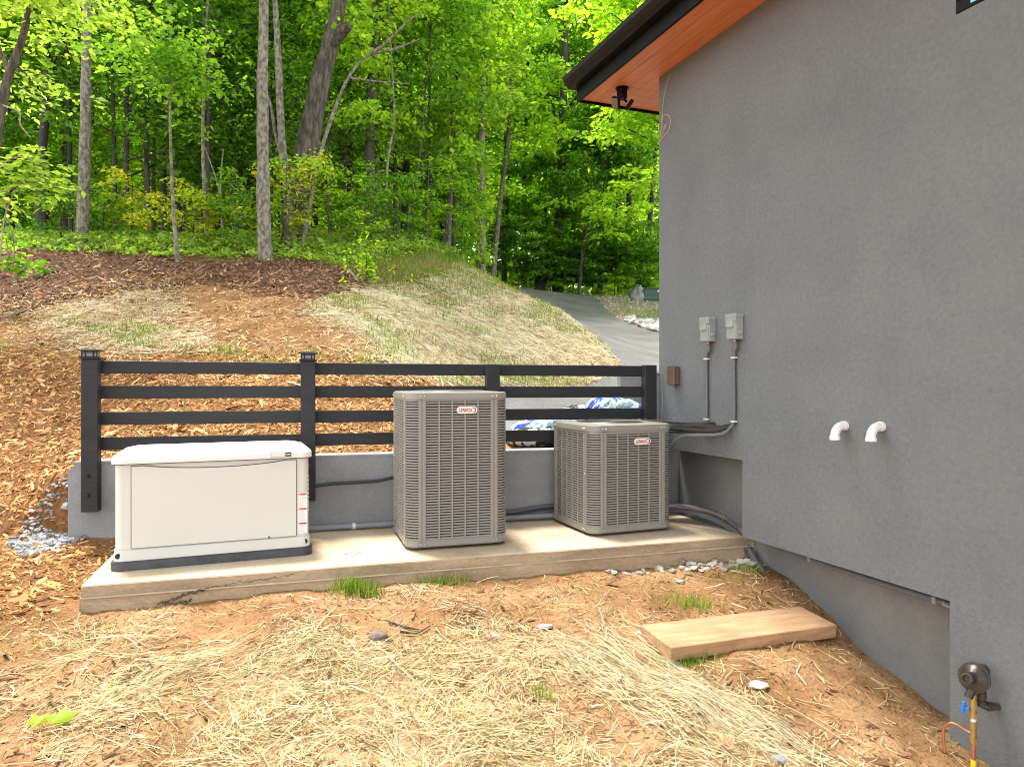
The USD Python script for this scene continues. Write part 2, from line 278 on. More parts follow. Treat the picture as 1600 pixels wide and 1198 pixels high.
def h0(x, y):
    x, y = np.broadcast_arrays(np.asarray(x, float), np.asarray(y, float)); v = wall_v(x, y)
    k = np.clip((WALL_L - .02 - x) / 1.2, 0, 1); k = .02 + 1.1 * k * k * (3 - 2 * k)
    w = np.clip((v - 6.19) / (2 * k) + .5, 0, 1); w = w * w * (3 - 2 * w)
    return front(x, y) * (1 - w) + back(x, y) * w
def height(x, y):
    x, y = np.broadcast_arrays(np.asarray(x, float), np.asarray(y, float)); z = h0(x, y)
    p = np.stack([x, y, 0 * x], -1); nearw = np.exp(-np.abs(wall_v(x, y) - 6.19) * 3) * (x > WALL_L)
    asph = drive_mask(x, y)
    a = (1 - .8 * nearw) * (1 - asph)
    return z + a * ((fbm(p * 2.2, 3, 3) - .5) * .08 + (fbm(p * 9, 3, 5) - .5) * .035) - .012 * asph
# zones in plan, from where their outlines lie on the ground
_ys = np.concatenate([np.arange(1.2, 9, .02), np.arange(9, 40, .05)])
LX, LV, LS = np.arange(-16, 10.01, .05), np.arange(.5, 33.01, .05), .05
def lut(T, x, y):
    a = np.clip((x - LX[0]) / LS, 0, len(LX) - 1.001); b = np.clip((wall_v(x, y) - LV[0]) / LS, 0, len(LV) - 1.001); i, j = a.astype(int), b.astype(int); u, w = a - i, b - j
    return T[i, j] * (1 - u) * (1 - w) + T[i + 1, j] * u * (1 - w) + T[i, j + 1] * (1 - u) * w + T[i + 1, j + 1] * u * w
def hit(px, py):
    """the ground point that is seen at a pixel of the photograph"""
    x = (px - CX) / FPX * _ys; z = EYE - (py - HY) / FPX * _ys; g = h0(x, _ys)
    k = np.argmax(g >= z) if (g >= z).any() else np.argmax((g - z)[_ys > 6] / _ys[_ys > 6]) + np.count_nonzero(_ys <= 6)
    return np.array([x[k], _ys[k], g[k]])
DRIVE = Polygon([(-.75, 6.9), (-.45, 8.2), (.0, 9.6), (.9, 10.7), (1.75, 11.45), (1.7, 12.6), (1.0, 14.6), (.4, 16.6), (.15, 19), (.25, 22), (.3, 26), (-1.5, 31), (.3, 31), (2.6, 26.5), (2.75, 24), (2.8, 22), (2.9, 20), (3.15, 18.4), (3.55, 17), (5.5, 15.5), (9, 14), (9, 8), (2.2, 8.2), (1.6, 6.9)])
def pmask(poly, x, y, soft=.15, nz=0.0, seed=0, ns=1.5):
    """1 inside the plan outline, fading over its soft, uneven edge"""
    sh = np.shape(x); x = np.ravel(x); y = np.ravel(y); b = poly.bounds; out = np.zeros(len(x)); m = soft + nz + .1
    k = np.nonzero((x > b[0] - m) & (x < b[2] + m) & (y > b[1] - m) & (y < b[3] + m))[0]
    if len(k):
        pt = shapely.points(x[k], y[k]); d = shapely.distance(poly.boundary, pt); d = np.where(shapely.contains(poly, pt), d, -d)
        if nz: d = d + nz * 2 * (fbm(np.stack([x[k] * ns, y[k] * ns, 0 * x[k]], -1), 3, seed) - .5)
        out[k] = np.clip(d / (2 * soft) + .5, 0, 1)
    return out.reshape(sh)
def drive_mask(x, y): return pmask(DRIVE, x, y, .03, .03, 4)
def ground_poly(pix): return Polygon([tuple(hit(a, b)[:2]) for a, b in pix]).buffer(0)
Z_HSTRAW = ground_poly([(488, 486), (560, 452), (640, 446), (700, 436), (775, 432), (860, 490), (940, 545), (972, 566), (955, 576), (800, 604), (700, 606), (640, 590), (560, 530)]).union(Polygon([(-.9, 14.5), (.2, 13.2), (1.7, 11.4), (1.9, 12.4), (1.3, 14.4), (.6, 16.6), (.0, 17)]))
Z_DARK = Polygon([(-16, 9.2), (-8.2, 9.2), (-6.2, 10.6), (-5.0, 11.4), (-4.2, 11.2), (-3.2, 10.6), (-2.6, 11.0), (-2.3, 12.2), (-1.3, 12.8), (-1.2, 13.4), (-2.4, 13.6), (-3.6, 13.3), (-5, 12.95), (-8, 13.5), (-16, 14)])
Z_LITTER = ground_poly([(40, 480), (180, 450), (240, 445), (300, 520), (320, 545), (200, 560), (60, 520)])
Z_SOIL = ground_poly([(210, 470), (330, 460), (470, 480), (520, 560), (440, 575), (330, 560), (250, 510)])
Z_MULCH = Polygon([(-12, 2), (-2.95, 3.6), (-2.62, 4.1), (-2.8, 5.0), (-3.3, 5.3), (-3.2, 5.4), (-.9, 6.0), (-.75, 6.8), (-.7, 8.3), (-3.2, 8.2), (-4.6, 8.2), (-12, 9.5)])
Z_GRASSBAND = ground_poly([(0, 545), (150, 520), (330, 560), (480, 590), (620, 600), (760, 604), (900, 602), (905, 585), (700, 570), (500, 560), (330, 535), (250, 520), (100, 500)])
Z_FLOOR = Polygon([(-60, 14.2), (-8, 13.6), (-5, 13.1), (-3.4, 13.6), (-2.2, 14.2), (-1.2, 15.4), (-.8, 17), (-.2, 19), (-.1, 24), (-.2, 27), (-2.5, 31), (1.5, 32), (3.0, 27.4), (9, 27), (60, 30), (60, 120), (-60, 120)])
Z_CREST = Polygon([(-3.4, 13.0), (-2.4, 12.5), (-1.2, 12.9), (-.1, 14.0), (.3, 15.6), (-.2, 18), (-1.4, 17.5), (-2.4, 15), (-3.6, 14)])
Z_FSTRAW = ground_poly([(0, 1110), (120, 1060), (300, 1040), (460, 1010), (700, 1010), (860, 990), (960, 1000), (1060, 1060), (1180, 1120), (1290, 1197), (1290, 1240), (0, 1240)])
Z_FMIX = ground_poly([(60, 1000), (250, 965), (480, 950), (700, 930), (980, 930), (1010, 990), (1100, 1050), (1300, 1150), (1330, 1240), (0, 1240), (0, 1060)])
Z_SHOULDER = Polygon([(2.8, 26), (2.85, 22), (2.95, 20), (3.2, 18.4), (3.6, 17), (6, 15.5), (9, 15), (12, 20), (12, 27), (3, 27)])
def zones_at(x, y):
    z = {}
    z['drive'] = drive_mask(x, y)
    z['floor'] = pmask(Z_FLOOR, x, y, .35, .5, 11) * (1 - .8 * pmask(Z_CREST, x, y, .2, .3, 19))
    z['dark'] = pmask(Z_DARK, x, y, .12, .35, 12) * (1 - z['floor'])
    z['mulch'] = pmask(Z_MULCH, x, y, .12, .25, 13)
    fr = pmask(Z_FSTRAW, x, y, .18, .22, 14, 3); mx = pmask(Z_FMIX, x, y, .2, .25, 15, 3)
    p = np.stack([np.asarray(x, float), np.asarray(y, float), 0 * np.asarray(x, float)], -1)
    pat = np.clip((fbm(p * 3.3, 3, 21) - .42) / .2, 0, 1)
    z['fstraw'] = np.clip(fr * (.22 + .78 * pat) + mx * .45 * pat, 0, 1) * (1 - z['mulch'])
    z['hstraw'] = pmask(Z_HSTRAW, x, y, .12, .25, 16, 2) * (1 - z['drive'])
    z['litter'] = pmask(Z_LITTER, x, y, .2, .4, 17) * (1 - z['dark'])
    g = np.clip((fbm(p * 1.7, 3, 22) - .46) / .12, 0, 1)
    z['grass'] = np.clip(pmask(Z_GRASSBAND, x, y, .2, .4, 18) * g + pmask(Z_CREST, x, y, .2, .3, 19) * (.65 + .5 * g) + z['hstraw'] * .8 * np.clip((fbm(p * 1.3, 3, 23) - .5) / .1, 0, 1) + .5 * pmask(Z_SHOULDER, x, y, .2) * np.clip((fbm(p * .5, 2, 29) - .52) / .06, 0, 1), 0, 1) * (1 - z['drive'])
    z['soilsmooth'] = pmask(Z_SOIL, x, y, .2, .3, 20)
    z['shoulder'] = pmask(Z_SHOULDER, x, y, .15, .2, 24) * (1 - z['drive'])
    return z
_lx, _lv = np.meshgrid(LX, LV, indexing='ij'); _ly = _lv + .255 * _lx
T_H, T_Z = h0(_lx, _ly), zones_at(_lx, _ly)
_h0 = h0
def h0(x, y):
    x, y = np.broadcast_arrays(np.asarray(x, float), np.asarray(y, float)); v = wall_v(x, y); o = (x < LX[0]) | (x > LX[-1]) | (v < LV[0]) | (v > LV[-1])
    z = lut(T_H, x, y)
    if o.any(): z = np.array(z); z[o] = _h0(x[o], y[o])
    return z
def zones(x, y): return {k: lut(T, np.asarray(x, float), np.asarray(y, float)) for k, T in T_Z.items()}
_drive = drive_mask
def drive_mask(x, y): return lut(T_Z['drive'], np.asarray(x, float), np.asarray(y, float))
xs = np.concatenate([np.linspace(-120, -16, 24, endpoint=False), np.arange(-16, -6, .16), np.arange(-6, 3.6, .04), np.arange(3.6, 10, .2), np.linspace(10, 120, 24)])
vs = np.concatenate([np.linspace(-14, .6, 14, endpoint=False), np.arange(.6, 6.16, .035), [6.165, 6.172, 6.18, 6.19, 6.2, 6.208, 6.215], np.arange(6.25, 14, .05), np.arange(14, 30, .16), np.linspace(30, 125, 24)])
GX, GV = np.meshgrid(xs, vs, indexing='ij'); GY = GV + .255 * GX; GZ = height(GX, GY)
zz = zones(GX, GY)
nv = len(vs); ii, jj = np.meshgrid(np.arange(len(xs) - 1), np.arange(nv - 1), indexing='ij')
gq = np.stack([ii * nv + jj, (ii + 1) * nv + jj, (ii + 1) * nv + jj + 1, ii * nv + jj + 1], -1).reshape(-1, 4)
# ground material: bare clay, with the plan zones mixed in from the mesh's own attributes
gn = {'g': ('geometry', {}), 'za': ('attribute', {'attribute': 'zone_a'}), 'zb': ('attribute', {'attribute': 'zone_b'}), 'sa': ('separate_color', {'color_type': 'rgb'}), 'sb': ('separate_color', {'color_type': 'rgb'}),
      'n1': ('noise_texture', {'scale': 2.0, 'detail': 6.0, 'roughness': 0.65}), 'n2': ('noise_texture', {'scale': 38.0, 'detail': 5.0, 'roughness': 0.7}), 'n3': ('noise_texture', {'scale': 120.0, 'detail': 3.0, 'roughness': 0.7}),
      'clay': ('rgb_ramp', {'ramp': [(0.3, (0.19, 0.09, 0.038)), (0.5, (0.32, 0.175, 0.08)), (0.7, (0.44, 0.275, 0.145))]}),
      'vf': ('rgb_ramp', {'ramp': [(0.28, (0.5, 0.47, 0.44)), (0.45, (0.9, 0.89, 0.88)), (0.7, (1.15, 1.15, 1.15))]}),
      'mul': ('rgb_ramp', {'ramp': [(0.3, (0.11, 0.05, 0.02)), (0.7, (0.32, 0.155, 0.06))]}), 'drk': ('rgb_ramp', {'ramp': [(0.3, (0.05, 0.03, 0.02)), (0.7, (0.14, 0.08, 0.05))]}),
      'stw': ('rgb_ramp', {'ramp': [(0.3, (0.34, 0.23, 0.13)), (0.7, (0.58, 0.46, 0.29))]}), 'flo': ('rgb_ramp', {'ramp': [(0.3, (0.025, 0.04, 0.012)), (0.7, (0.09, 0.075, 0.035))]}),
      'shd': ('rgb_ramp', {'ramp': [(0.3, (0.26, 0.2, 0.15)), (0.7, (0.5, 0.43, 0.36))]}), 'grs': ('rgb_ramp', {'ramp': [(0.3, (0.12, 0.14, 0.03)), (0.7, (0.28, 0.24, 0.09))]}),
      'm0': ('mix', {'mix_type': 'multiply', 'fac': 1.0}), 'm1': ('mix', {}), 'm2': ('mix', {}), 'm3': ('mix', {}), 'm4': ('mix', {}), 'm5': ('mix', {}), 'm6': ('mix', {}),
      'b': ('bump', {'strength': 1.0, 'distance': 0.025}), 'p': ('principled_bsdf', {'roughness': 0.95, 'specular_ior_level': 0.15})}
gl = [('g.position', f'{n}.vector') for n in ('n1', 'n2', 'n3')] + [('n1.fac', 'clay.fac'), ('n2.fac', 'vf.fac'), ('clay.color', 'm0.color1'), ('vf.color', 'm0.color2')] + [('n2.fac', f'{n}.fac') for n in ('mul', 'drk', 'stw', 'flo', 'shd', 'grs')] + [
      ('za.color', 'sa.color'), ('zb.color', 'sb.color'), ('m0.color', 'm1.color1'), ('mul.color', 'm1.color2'), ('sa.r', 'm1.fac'), ('m1.color', 'm2.color1'), ('drk.color', 'm2.color2'), ('sa.g', 'm2.fac'),
      ('m2.color', 'm3.color1'), ('stw.color', 'm3.color2'), ('sa.b', 'm3.fac'), ('m3.color', 'm6.color1'), ('grs.color', 'm6.color2'), ('sb.b', 'm6.fac'), ('m6.color', 'm4.color1'), ('flo.color', 'm4.color2'), ('sb.r', 'm4.fac'),
      ('m4.color', 'm5.color1'), ('shd.color', 'm5.color2'), ('sb.g', 'm5.fac'), ('m5.color', 'p.base_color'), ('n2.fac', 'b.height'), ('b.normal', 'p.normal')]
M['ground'] = usdkit.material(stage, '/World/Looks/ground', gn, gl, surface='p.BSDF')
gm = usdkit.mesh(stage, path_of('ground', None), (np.stack([GX, GY, GZ], -1).reshape(-1, 3), gq), M['ground'], smooth=True)
for nm, chans in (('zone_a', (zz['mulch'], zz['dark'], np.clip(zz['fstraw'] * .6 + zz['hstraw'] * .9 + zz['litter'] * .5, 0, 1))), ('zone_b', (zz['floor'], zz['shoulder'] * .85, zz['grass'] * .7))):
    UsdGeom.PrimvarsAPI(gm).CreatePrimvar(nm, Sdf.ValueTypeNames.Color3fArray, 'vertex').Set(Vt.Vec3fArray.FromNumpy(np.stack(chans, -1).reshape(-1, 3).astype(np.float32)))
tag(gm.GetPrim(), kind='structure')
# asphalt driveway: a sheet of its own a little above the ground
dx = np.arange(-1.6, 9.2, .12); dy = np.arange(6.8, 31.2, .15); DX, DY = np.meshgrid(dx, dy, indexing='ij'); DZ = h0(DX, DY) + .006
n_ = len(dy); i_, j_ = np.meshgrid(np.arange(len(dx) - 1), np.arange(n_ - 1), indexing='ij'); dq = np.stack([i_ * n_ + j_, (i_ + 1) * n_ + j_, (i_ + 1) * n_ + j_ + 1, i_ * n_ + j_ + 1], -1).reshape(-1, 4)
mid = shapely.contains(DRIVE.buffer(.03), shapely.points(DX.ravel()[dq].mean(1), DY.ravel()[dq].mean(1)))
M['drive'] = M['asphalt']
kp, dn = np.unique(dq[mid], return_inverse=True)
obj('driveway', (np.stack([DX, DY, DZ], -1).reshape(-1, 3)[kp], dn.reshape(-1, 4)), 'asphalt', smooth=True, kind='structure')

# ------------------------------------------------------------------ house (local x along the wall towards the camera, y into the house)
WX, WY = 1.314, 6.345
WROT = math.atan2(-.9335, .3585)
def wl(px, py=None, X0=3.75):
    """a pixel on the wall's face as (s, z)"""
    Y = FPX * X0 / (px - CX + 426); s = (WY - Y) / .9335
    return s, (EYE - (py - HY) / FPX * Y if py is not None else None)
def wworld(s, y, z): return np.array([WX + .3585 * s + .9335 * y, WY - .9335 * s + .3585 * y, z])
def facing(m):
    """x, y, thickness in the picture plane -> the wall's plane, outwards"""
    v, f = vf(m); return np.stack([v[:, 0], -v[:, 2], v[:, 1]], -1), f
house = thing('house', 'grey stucco house wall under wide dark eave with orange wooden soffit', 'house', (WX, WY, 0), WROT)
wpoly = Polygon([(0, 4.02), (9, 4.02), (9, -1.9), (2.78, -1.9), (2.78, .036), (1.124, .036), (1.124, .605), (.0, .605)]).difference(Polygon([(2.815, 3.11), (4.0, 3.11), (4.0, 3.78), (2.815, 3.78)]))
obj('wall', facing(mov(prism(wpoly, -.20, 0), (0, 0, 0))), 'stucco', house)
obj('foundation', box(.02, 8.98, .203, 7.5, -1.9, 4.0), 'stucco_base', house)
win = obj('window', join(box(2.817, 3.998, -.006, .10, 3.112, 3.175, .004), box(2.817, 3.998, -.006, .10, 3.725, 3.778, .004), box(2.817, 2.87, -.006, .10, 3.1755, 3.7245, .004), box(3.945, 3.998, -.006, .10, 3.1755, 3.7245, .004)), 'frame_black', house)
obj('pane', box(2.872, 3.943, .05, .06, 3.177, 3.723), 'glass_dark', win)
obj('protective_tape', facing(box(2.90, 3.25, 3.128, 3.165, .0065, .0085)), 'tape_blue', win)
# soffit boards, mitred at the corner
SOF, OUT, FAR = 3.9, .434, .70
bw = OUT / 3
for k in range(3):
    y0, y1 = -OUT + k * bw + .002, -OUT + (k + 1) * bw - .002
    m0, m1 = -FAR + (OUT + y0) * FAR / OUT, -FAR + (OUT + y1) * FAR / OUT
    obj('soffit_board', prism([(m0, y0), (9.2, y0), (9.2, y1), (m1, y1)], SOF, SOF + .02), 'soffit_wood', house)
for k in range(5):
    x0, x1 = -FAR + k * FAR / 5 + .002, -FAR + (k + 1) * FAR / 5 - .002
    obj('soffit_board', prism([(x0, -OUT + (x0 + FAR) * OUT / FAR + .004), (x1, -OUT + (x1 + FAR) * OUT / FAR + .004), (x1, 7.6), (x0, 7.6)], SOF + .001, SOF + .021), 'soffit_wood', house)
obj('soffit_backing', box(-FAR + .01, 9.1, -OUT + .01, 7.6, SOF + .024, SOF + .05), 'fascia_dark', house)
obj('fascia', join(box(-FAR - .025, 9.2, -OUT - .028, -OUT - .002, SOF - .022, SOF + .21, .003), box(-FAR - .026, -FAR - .002, -OUT - .001, 7.6, SOF - .022, SOF + .21, .003)), 'fascia_dark', house)
gp = np.array([(0, .10), (-.075, .10), (-.085, .112), (-.11, .13), (-.135, .165), (-.14, .205), (-.128, .212), (-.122, .20), (-.118, .17), (-.10, .14), (-.07, .116), (-.004, .116)])
def gut(x0, x1):
    a = Polygon(gp); m = trimesh.creation.extrude_polygon(a, x1 - x0, engine='earcut'); v = np.array(m.vertices)
    return np.stack([v[:, 2] + x0, v[:, 0] - OUT - .03, v[:, 1] + SOF - .005], -1), np.array(m.faces)
gu = obj('gutter', gut(-FAR - .03, 9.2), 'gutter_bronze', house)
cap = Polygon([(0, .10), (-.075, .10), (-.11, .13), (-.135, .165), (-.14, .205), (0, .205)]); cm = trimesh.creation.extrude_polygon(cap, .004, engine='earcut'); cv = np.array(cm.vertices)
obj('end_cap', (np.stack([cv[:, 2] - FAR - .035, cv[:, 0] - OUT - .03, cv[:, 1] + SOF - .005], -1), np.array(cm.faces)), 'gutter_bronze', gu)
rz0 = SOF + .215
rv = np.array([(-FAR - .05, -OUT - .10, rz0), (9.3, -OUT - .10, rz0), (9.3, 4, rz0 + 1.5), (3.6, 4, rz0 + 1.5), (-FAR - .05, 8.3, rz0), (9.3, 8.3, rz0)])
rf = np.array([(0, 1, 2), (0, 2, 3), (0, 3, 4), (4, 3, 2), (4, 2, 5), (1, 5, 2), (0, 4, 5), (0, 5, 1)])
obj('roof', (rv, rf), 'shingle', house)

# things on the house wall
def wthing(name, label, cat, s, z, group=None): return thing(name, label, cat, wworld(s, 0, z), WROT, group)
def disconnect(px, py, label):
    s, _ = wl(px); z = 1.505
    t = wthing('disconnect_switch', label, 'switch box', s, z, 'switch boxes on the house wall')
    obj('case', box(-.118, 0, -.062, -.001, 0, .188, .003), 'switch_grey', t)
    obj('hood', join(box(-.122, .004, -.074, -.001, .165, .193, .003), rot(box(-.122, .004, -.071, -.064, .14, .166), [1, 0, 0], 0)), 'switch_grey', t)
    obj('cover', box(-.112, -.006, -.070, -.063, .004, .138, .003), 'switch_grey', t)
    hs = [m3.Manifold.sphere(.019, 20).translate([x, -.068, zz_]) for x in (-.092, -.045) for zz_ in (.104, .128)]
    obj('handle', m3.Manifold.batch_hull(hs), 'switch_grey', t, smooth=50)
    obj('latch', box(.001, .006, -.045, -.02, .045, .06, .001), 'screw', t)
    obj('gland', cyl((-.06, -.03, -.022), (-.06, -.03, 0), .012), 'copper', t, smooth=40)
    return s
s1 = disconnect(1119, 497, 'grey disconnect switch nearer the house corner, left of the other one')
s2 = disconnect(1162, 491, 'grey disconnect switch right of its twin on the stucco wall')
def conduit(s, sm, pts, label, strap_z):
    t = wthing('conduit', label, 'conduit', s, 0, 'conduits below the switch boxes')
    P = spline([(a - s, b, c) for a, b, c in pts], 40)
    obj('pipe', tube(P, .0135, 10), 'conduit_wall', t, smooth=40)
    for zc in strap_z:
        k = np.argmin(np.abs(P[:, 2] - zc)); q = P[k]
        obj('strap', join(box(q[0] - .021, q[0] + .021, q[1] - .016, q[1] + .016, zc - .006, zc + .006, .002)), 'strap_white', t)
sA, sB = wl(1107)[0], wl(1150)[0]
conduit(sA, 0, [(s1 - .06, -.03, 1.49), (s1 - .055, -.026, 1.44), (sA, -.018, 1.38), (sA, -.017, 1.1), (sA, -.018, .9), (sA - .02, -.03, .84), (sA - .09, -.05, .79), (sA - .3, -.08, .77), (sA - .62, -.1, .76)], 'grey conduit dropping from the left switch box and turning to the short condenser', (1.37, .89))
conduit(sB, 0, [(s2 - .06, -.03, 1.49), (s2 - .055, -.026, 1.44), (sB, -.018, 1.38), (sB, -.017, 1.1), (sB, -.018, .9), (sB - .02, -.03, .85), (sB - .09, -.06, .79), (sB - .3, -.13, .765), (sB - .45, -.16, .75), (sB - .56, -.19, .68), (sB - .66, -.23, .52), (sB - .70, -.26, .40)], 'grey conduit dropping from the right switch box and bending down behind the short condenser', (1.37, .89))
t = thing('line_set', 'black foam-wrapped refrigerant lines between house wall and short condenser', 'pipe', wworld(.8, 0, .8), WROT)
sC, zC = wl(1118, 668); sD, zD = wl(1143, 668)
def wp(pts, r, n=24, sides=9): return tube(spline([(a - .8, b, c - .8) for a, b, c in pts], n), r, sides)
obj('insulated_pipe', wp([(sC, .02, zC + .02), (sC - .04, -.03, zC + .018), (sC - .15, -.06, zC + .01), (sC - .4, -.12, zC + .01), (sC - .75, -.2, zC)], .021), 'foam_black', t, smooth=40)
obj('insulated_pipe', wp([(sD, .02, zD + .015), (sD - .04, -.04, zD), (sD - .15, -.06, zD - .03), (sD - .5, -.13, zD - .035), (sD - .95, -.22, zD - .04)], .021), 'foam_black', t, smooth=40)
obj('insulated_pipe', wp([(sD - .1, -.03, zD - .005), (sD - .3, -.09, zD + .0), (sD - .6, -.15, zD - .02), (sD - .95, -.2, zD - .0)], .016), 'foam_black', t, smooth=40)
obj('copper_pipe', wp([(sC, .02, zC + .045), (sC - .05, -.05, zC + .046), (sC - .3, -.12, zC + .03), (sC - .75, -.2, zC + .03)], .0035), 'copper_dull', t, smooth=40)
t = wthing('outlet_box', 'brown weatherproof outlet box by the house corner above the fence', 'outlet box', *[(wl(1063)[0]), 1.165])
obj('box', box(-.10, 0, -.05, -.001, 0, .15, .004), 'bronze_box', t)
obj('cover', join(box(-.106, .004, -.066, -.051, -.004, .156, .004), box(-.07, -.03, -.064, -.05, -.012, -.004, .002)), 'bronze_box', t)
for (px, py, lab) in ((1321, 665, 'white plastic vent elbow on grey wall, nearer the switch boxes'), (1378, 666, 'white plastic vent elbow on grey wall, nearer the gas regulator')):
    s, z = wl(px, py)
    t = thing('vent_elbow', lab, 'vent pipe', wworld(s, 0, z), WROT, 'vent elbows on the house wall', .80)
    A = [(0, .0, 0), (0, -.03, 0)] + [(0, -.03 - .075 * math.sin(a), -.075 + .075 * math.cos(a)) for a in np.linspace(.15, 1.5, 9)] + [(0, -.105, -.10)]
    obj('elbow', tube(A, .0325, 24), 'pvc_white', t, smooth=50)
    obj('collar', cyl((0, -.028, 0), (0, -.001, 0), .037, 24), 'pvc_white', t, smooth=40)
    v, f = lathe([(.0325, 0), (.038, 0), (.038, -.03), (.033, -.03), (.029, -.03), (.028, 0)], 24)
    obj('socket', (v + [0, -.105, -.075], f[:, ::-1]), 'pvc_white', t, smooth=40)
    obj('opening', mov(lathe([(.0285, 0), (.0005, 0)], 24), (0, -.105, -.1005)), 'dark_hole', t)
t = wthing('hanging_wire', 'loose tan wire dangling in a loop from the soffit on wall corner', 'wire', *wl(1048, 130))
sw0, zw0 = wl(1048, 130)
def wpt(px, py, o): s, z = wl(px, py); return (s - sw0, -o, z - zw0)
obj('strand', tube(spline([wpt(1050, 116, .01), wpt(1046, 132, .025), wpt(1041, 160, .03), wpt(1038, 190, .02), wpt(1036, 215, .03)], 30), .0026, 6), 'cord', t)
obj('strand', tube(spline([wpt(1037, 196, .02), wpt(1042, 184, .05), wpt(1050, 181, .05), wpt(1054, 188, .04), wpt(1050, 203, .03), wpt(1043, 212, .03), wpt(1036, 222, .04)], 40), .0026, 6), 'cord', t)
obj('strand', tube(spline([wpt(1035, 207, .03), wpt(1047, 196, .04), wpt(1040, 208, .03), wpt(1037, 216, .02)], 20), .0026, 6), 'cord', t)
# flood light under the soffit corner
t = thing('flood_light', 'black twin-head flood light fixed under the orange soffit corner', 'flood light', wworld(-.316, -.196, SOF), WROT)
obj('canopy', join(mov(lathe([(.0005, -.012), (.06, -.012), (.062, 0), (.0005, 0)], 24), (0, 0, -.001)), box(-.04, .04, -.035, .035, -.105, -.012, .008)), 'frame_black', t, smooth=30)
for sg in (-1, 1):
    d = np.array([.25, sg * .8, -.55]); d /= np.linalg.norm(d)
    obj('arm', cyl((0, sg * .02, -.095), tuple(np.array([0, sg * .05, -.125])), .012, 10), 'frame_black', t, smooth=40)
    hd = obj('lamp_head', align(box(-.055, .055, -.04, .04, -.018, .018, .008), d, (0.01, sg * .07, -.15)), 'frame_black', t)
    obj('lens', align(box(-.047, .047, -.032, .032, .0185, .0205), d, (0.01, sg * .07, -.15)), 'lens_dark', hd)
# gas regulator
gs, gz = wl(1560, 1103)
t = wthing('gas_regulator', 'brown gas regulator on brass riser with blue valve by wall', 'gas regulator', gs, gz)
def rl(px, py, o):
    """local point that lies at a pixel, o metres out from the wall"""
    n = np.array([-.9335, -.3585]); X0o = 3.75 - o / .9335 * 1.0
    u = px - CX; Y = FPX * X0o / (u + 426); w = np.array([u / FPX * Y, Y]) - np.array([WX, WY])
    return np.array([w @ [.3585, -.9335] - gs, -o, EYE - (py - HY) / FPX * Y - gz])
O = .115
a = rl(1521, 1080, O)
RX = a[0]
def rp(py): return rl(1521, py, O)[2]
el = np.array([rl(1560, 1103, 0), rl(1546, 1103, .045), rl(1540, 1103, .062), rl(1534, 1098, .07), rl(1534, 1085, .07), rl(1539, 1048, .06), rl(1536, 1042, .07), rl(1528, 1043, .085)])
obj('outlet_pipe', tube(spline(el, 40), .017, 12), 'regulator_brown', t, smooth=40)
for i in (1, 3, 4, 5): obj('fitting', align(lathe([(.0005, -.013), (.022, -.013), (.022, .013), (.0005, .013)], 14), [0, -1, .15] if i == 1 else [0, 0, 1], el[i]), 'regulator_brown', t, smooth=30)
c = rl(1522, 1058, .11); ax = np.array([.25, -.9, .18])
obj('diaphragm_case', align(lathe([(.0005, -.055), (.03, -.05), (.06, -.03), (.068, -.008), (.072, -.008), (.072, .006), (.066, .006), (.058, .02), (.035, .033), (.028, .045), (.0005, .045)], 28), ax, c), 'regulator_brown', t, smooth=35)
obj('vent_cap', align(lathe([(.0005, .04), (.022, .04), (.022, .075), (.027, .078), (.027, .09), (.018, .092), (.015, .08), (.0005, .08)], 20), ax, c), 'regulator_brown', t, smooth=35)
obj('inlet_boss', cyl(c + [0, -.01, -.05], c + [-.005, -.035, -.095], .02, 12), 'regulator_brown', t, smooth=40)
for k in range(6):
    aa = k * math.pi / 3; q = align((np.array([[.0625 * math.cos(aa), .0625 * math.sin(aa), 0]]), np.array([[0, 0, 0]])), ax, c)[0][0]
    obj('bolt', align(lathe([(.0005, -.016), (.005, -.016), (.005, .012), (.0005, .012)], 6), ax, q), 'regulator_brown', t)
seg = [(1084, 1094, .014, 'brass'), (1094, 1106, .0165, 'brass'), (1106, 1112, .013, 'brass'), (1112, 1121, .017, 'brass'), (1121, 1126, .0125, 'strap_white'), (1126, 1134, .0165, 'brass'), (1134, 1150, .0135, 'brass'), (1150, 1160, .017, 'brass'), (1160, 1186, .0105, 'copper'), (1186, 1212, .0125, 'yellow_plastic')]
nm = ['union', 'union', 'nipple', 'valve_body', 'sealing_tape', 'nut', 'tee', 'nut', 'copper_riser', 'yellow_sleeve']
for (y0, y1, r, m), n_m in zip(seg, nm): obj(n_m, cyl((RX, -O, rp(y0)), (RX, -O, rp(y1)), r, 8 if r > .016 else 14), m, t, smooth=40)
vz = rp(1109)
obj('valve_handle', join(box(RX - .045, RX - .014, -O - .016, -O + .004, vz - .007, vz + .007, .003), rot(box(RX - .05, RX - .036, -O - .022, -O - .004, vz - .032, vz + .03, .004), [0, 1, 0], .15, (RX - .04, -O, vz))), 'blue_plastic', t)
loop = [(RX, -O, rp(1146))] + [tuple(rl(px, py, o)) for px, py, o in ((1510, 1141, .125), (1496, 1132, .14), (1484, 1129, .155), (1475, 1137, .165), (1474, 1152, .17), (1477, 1175, .17))]
obj('copper_loop', tube(spline(loop, 36), .0065, 9), 'copper', t, smooth=40)
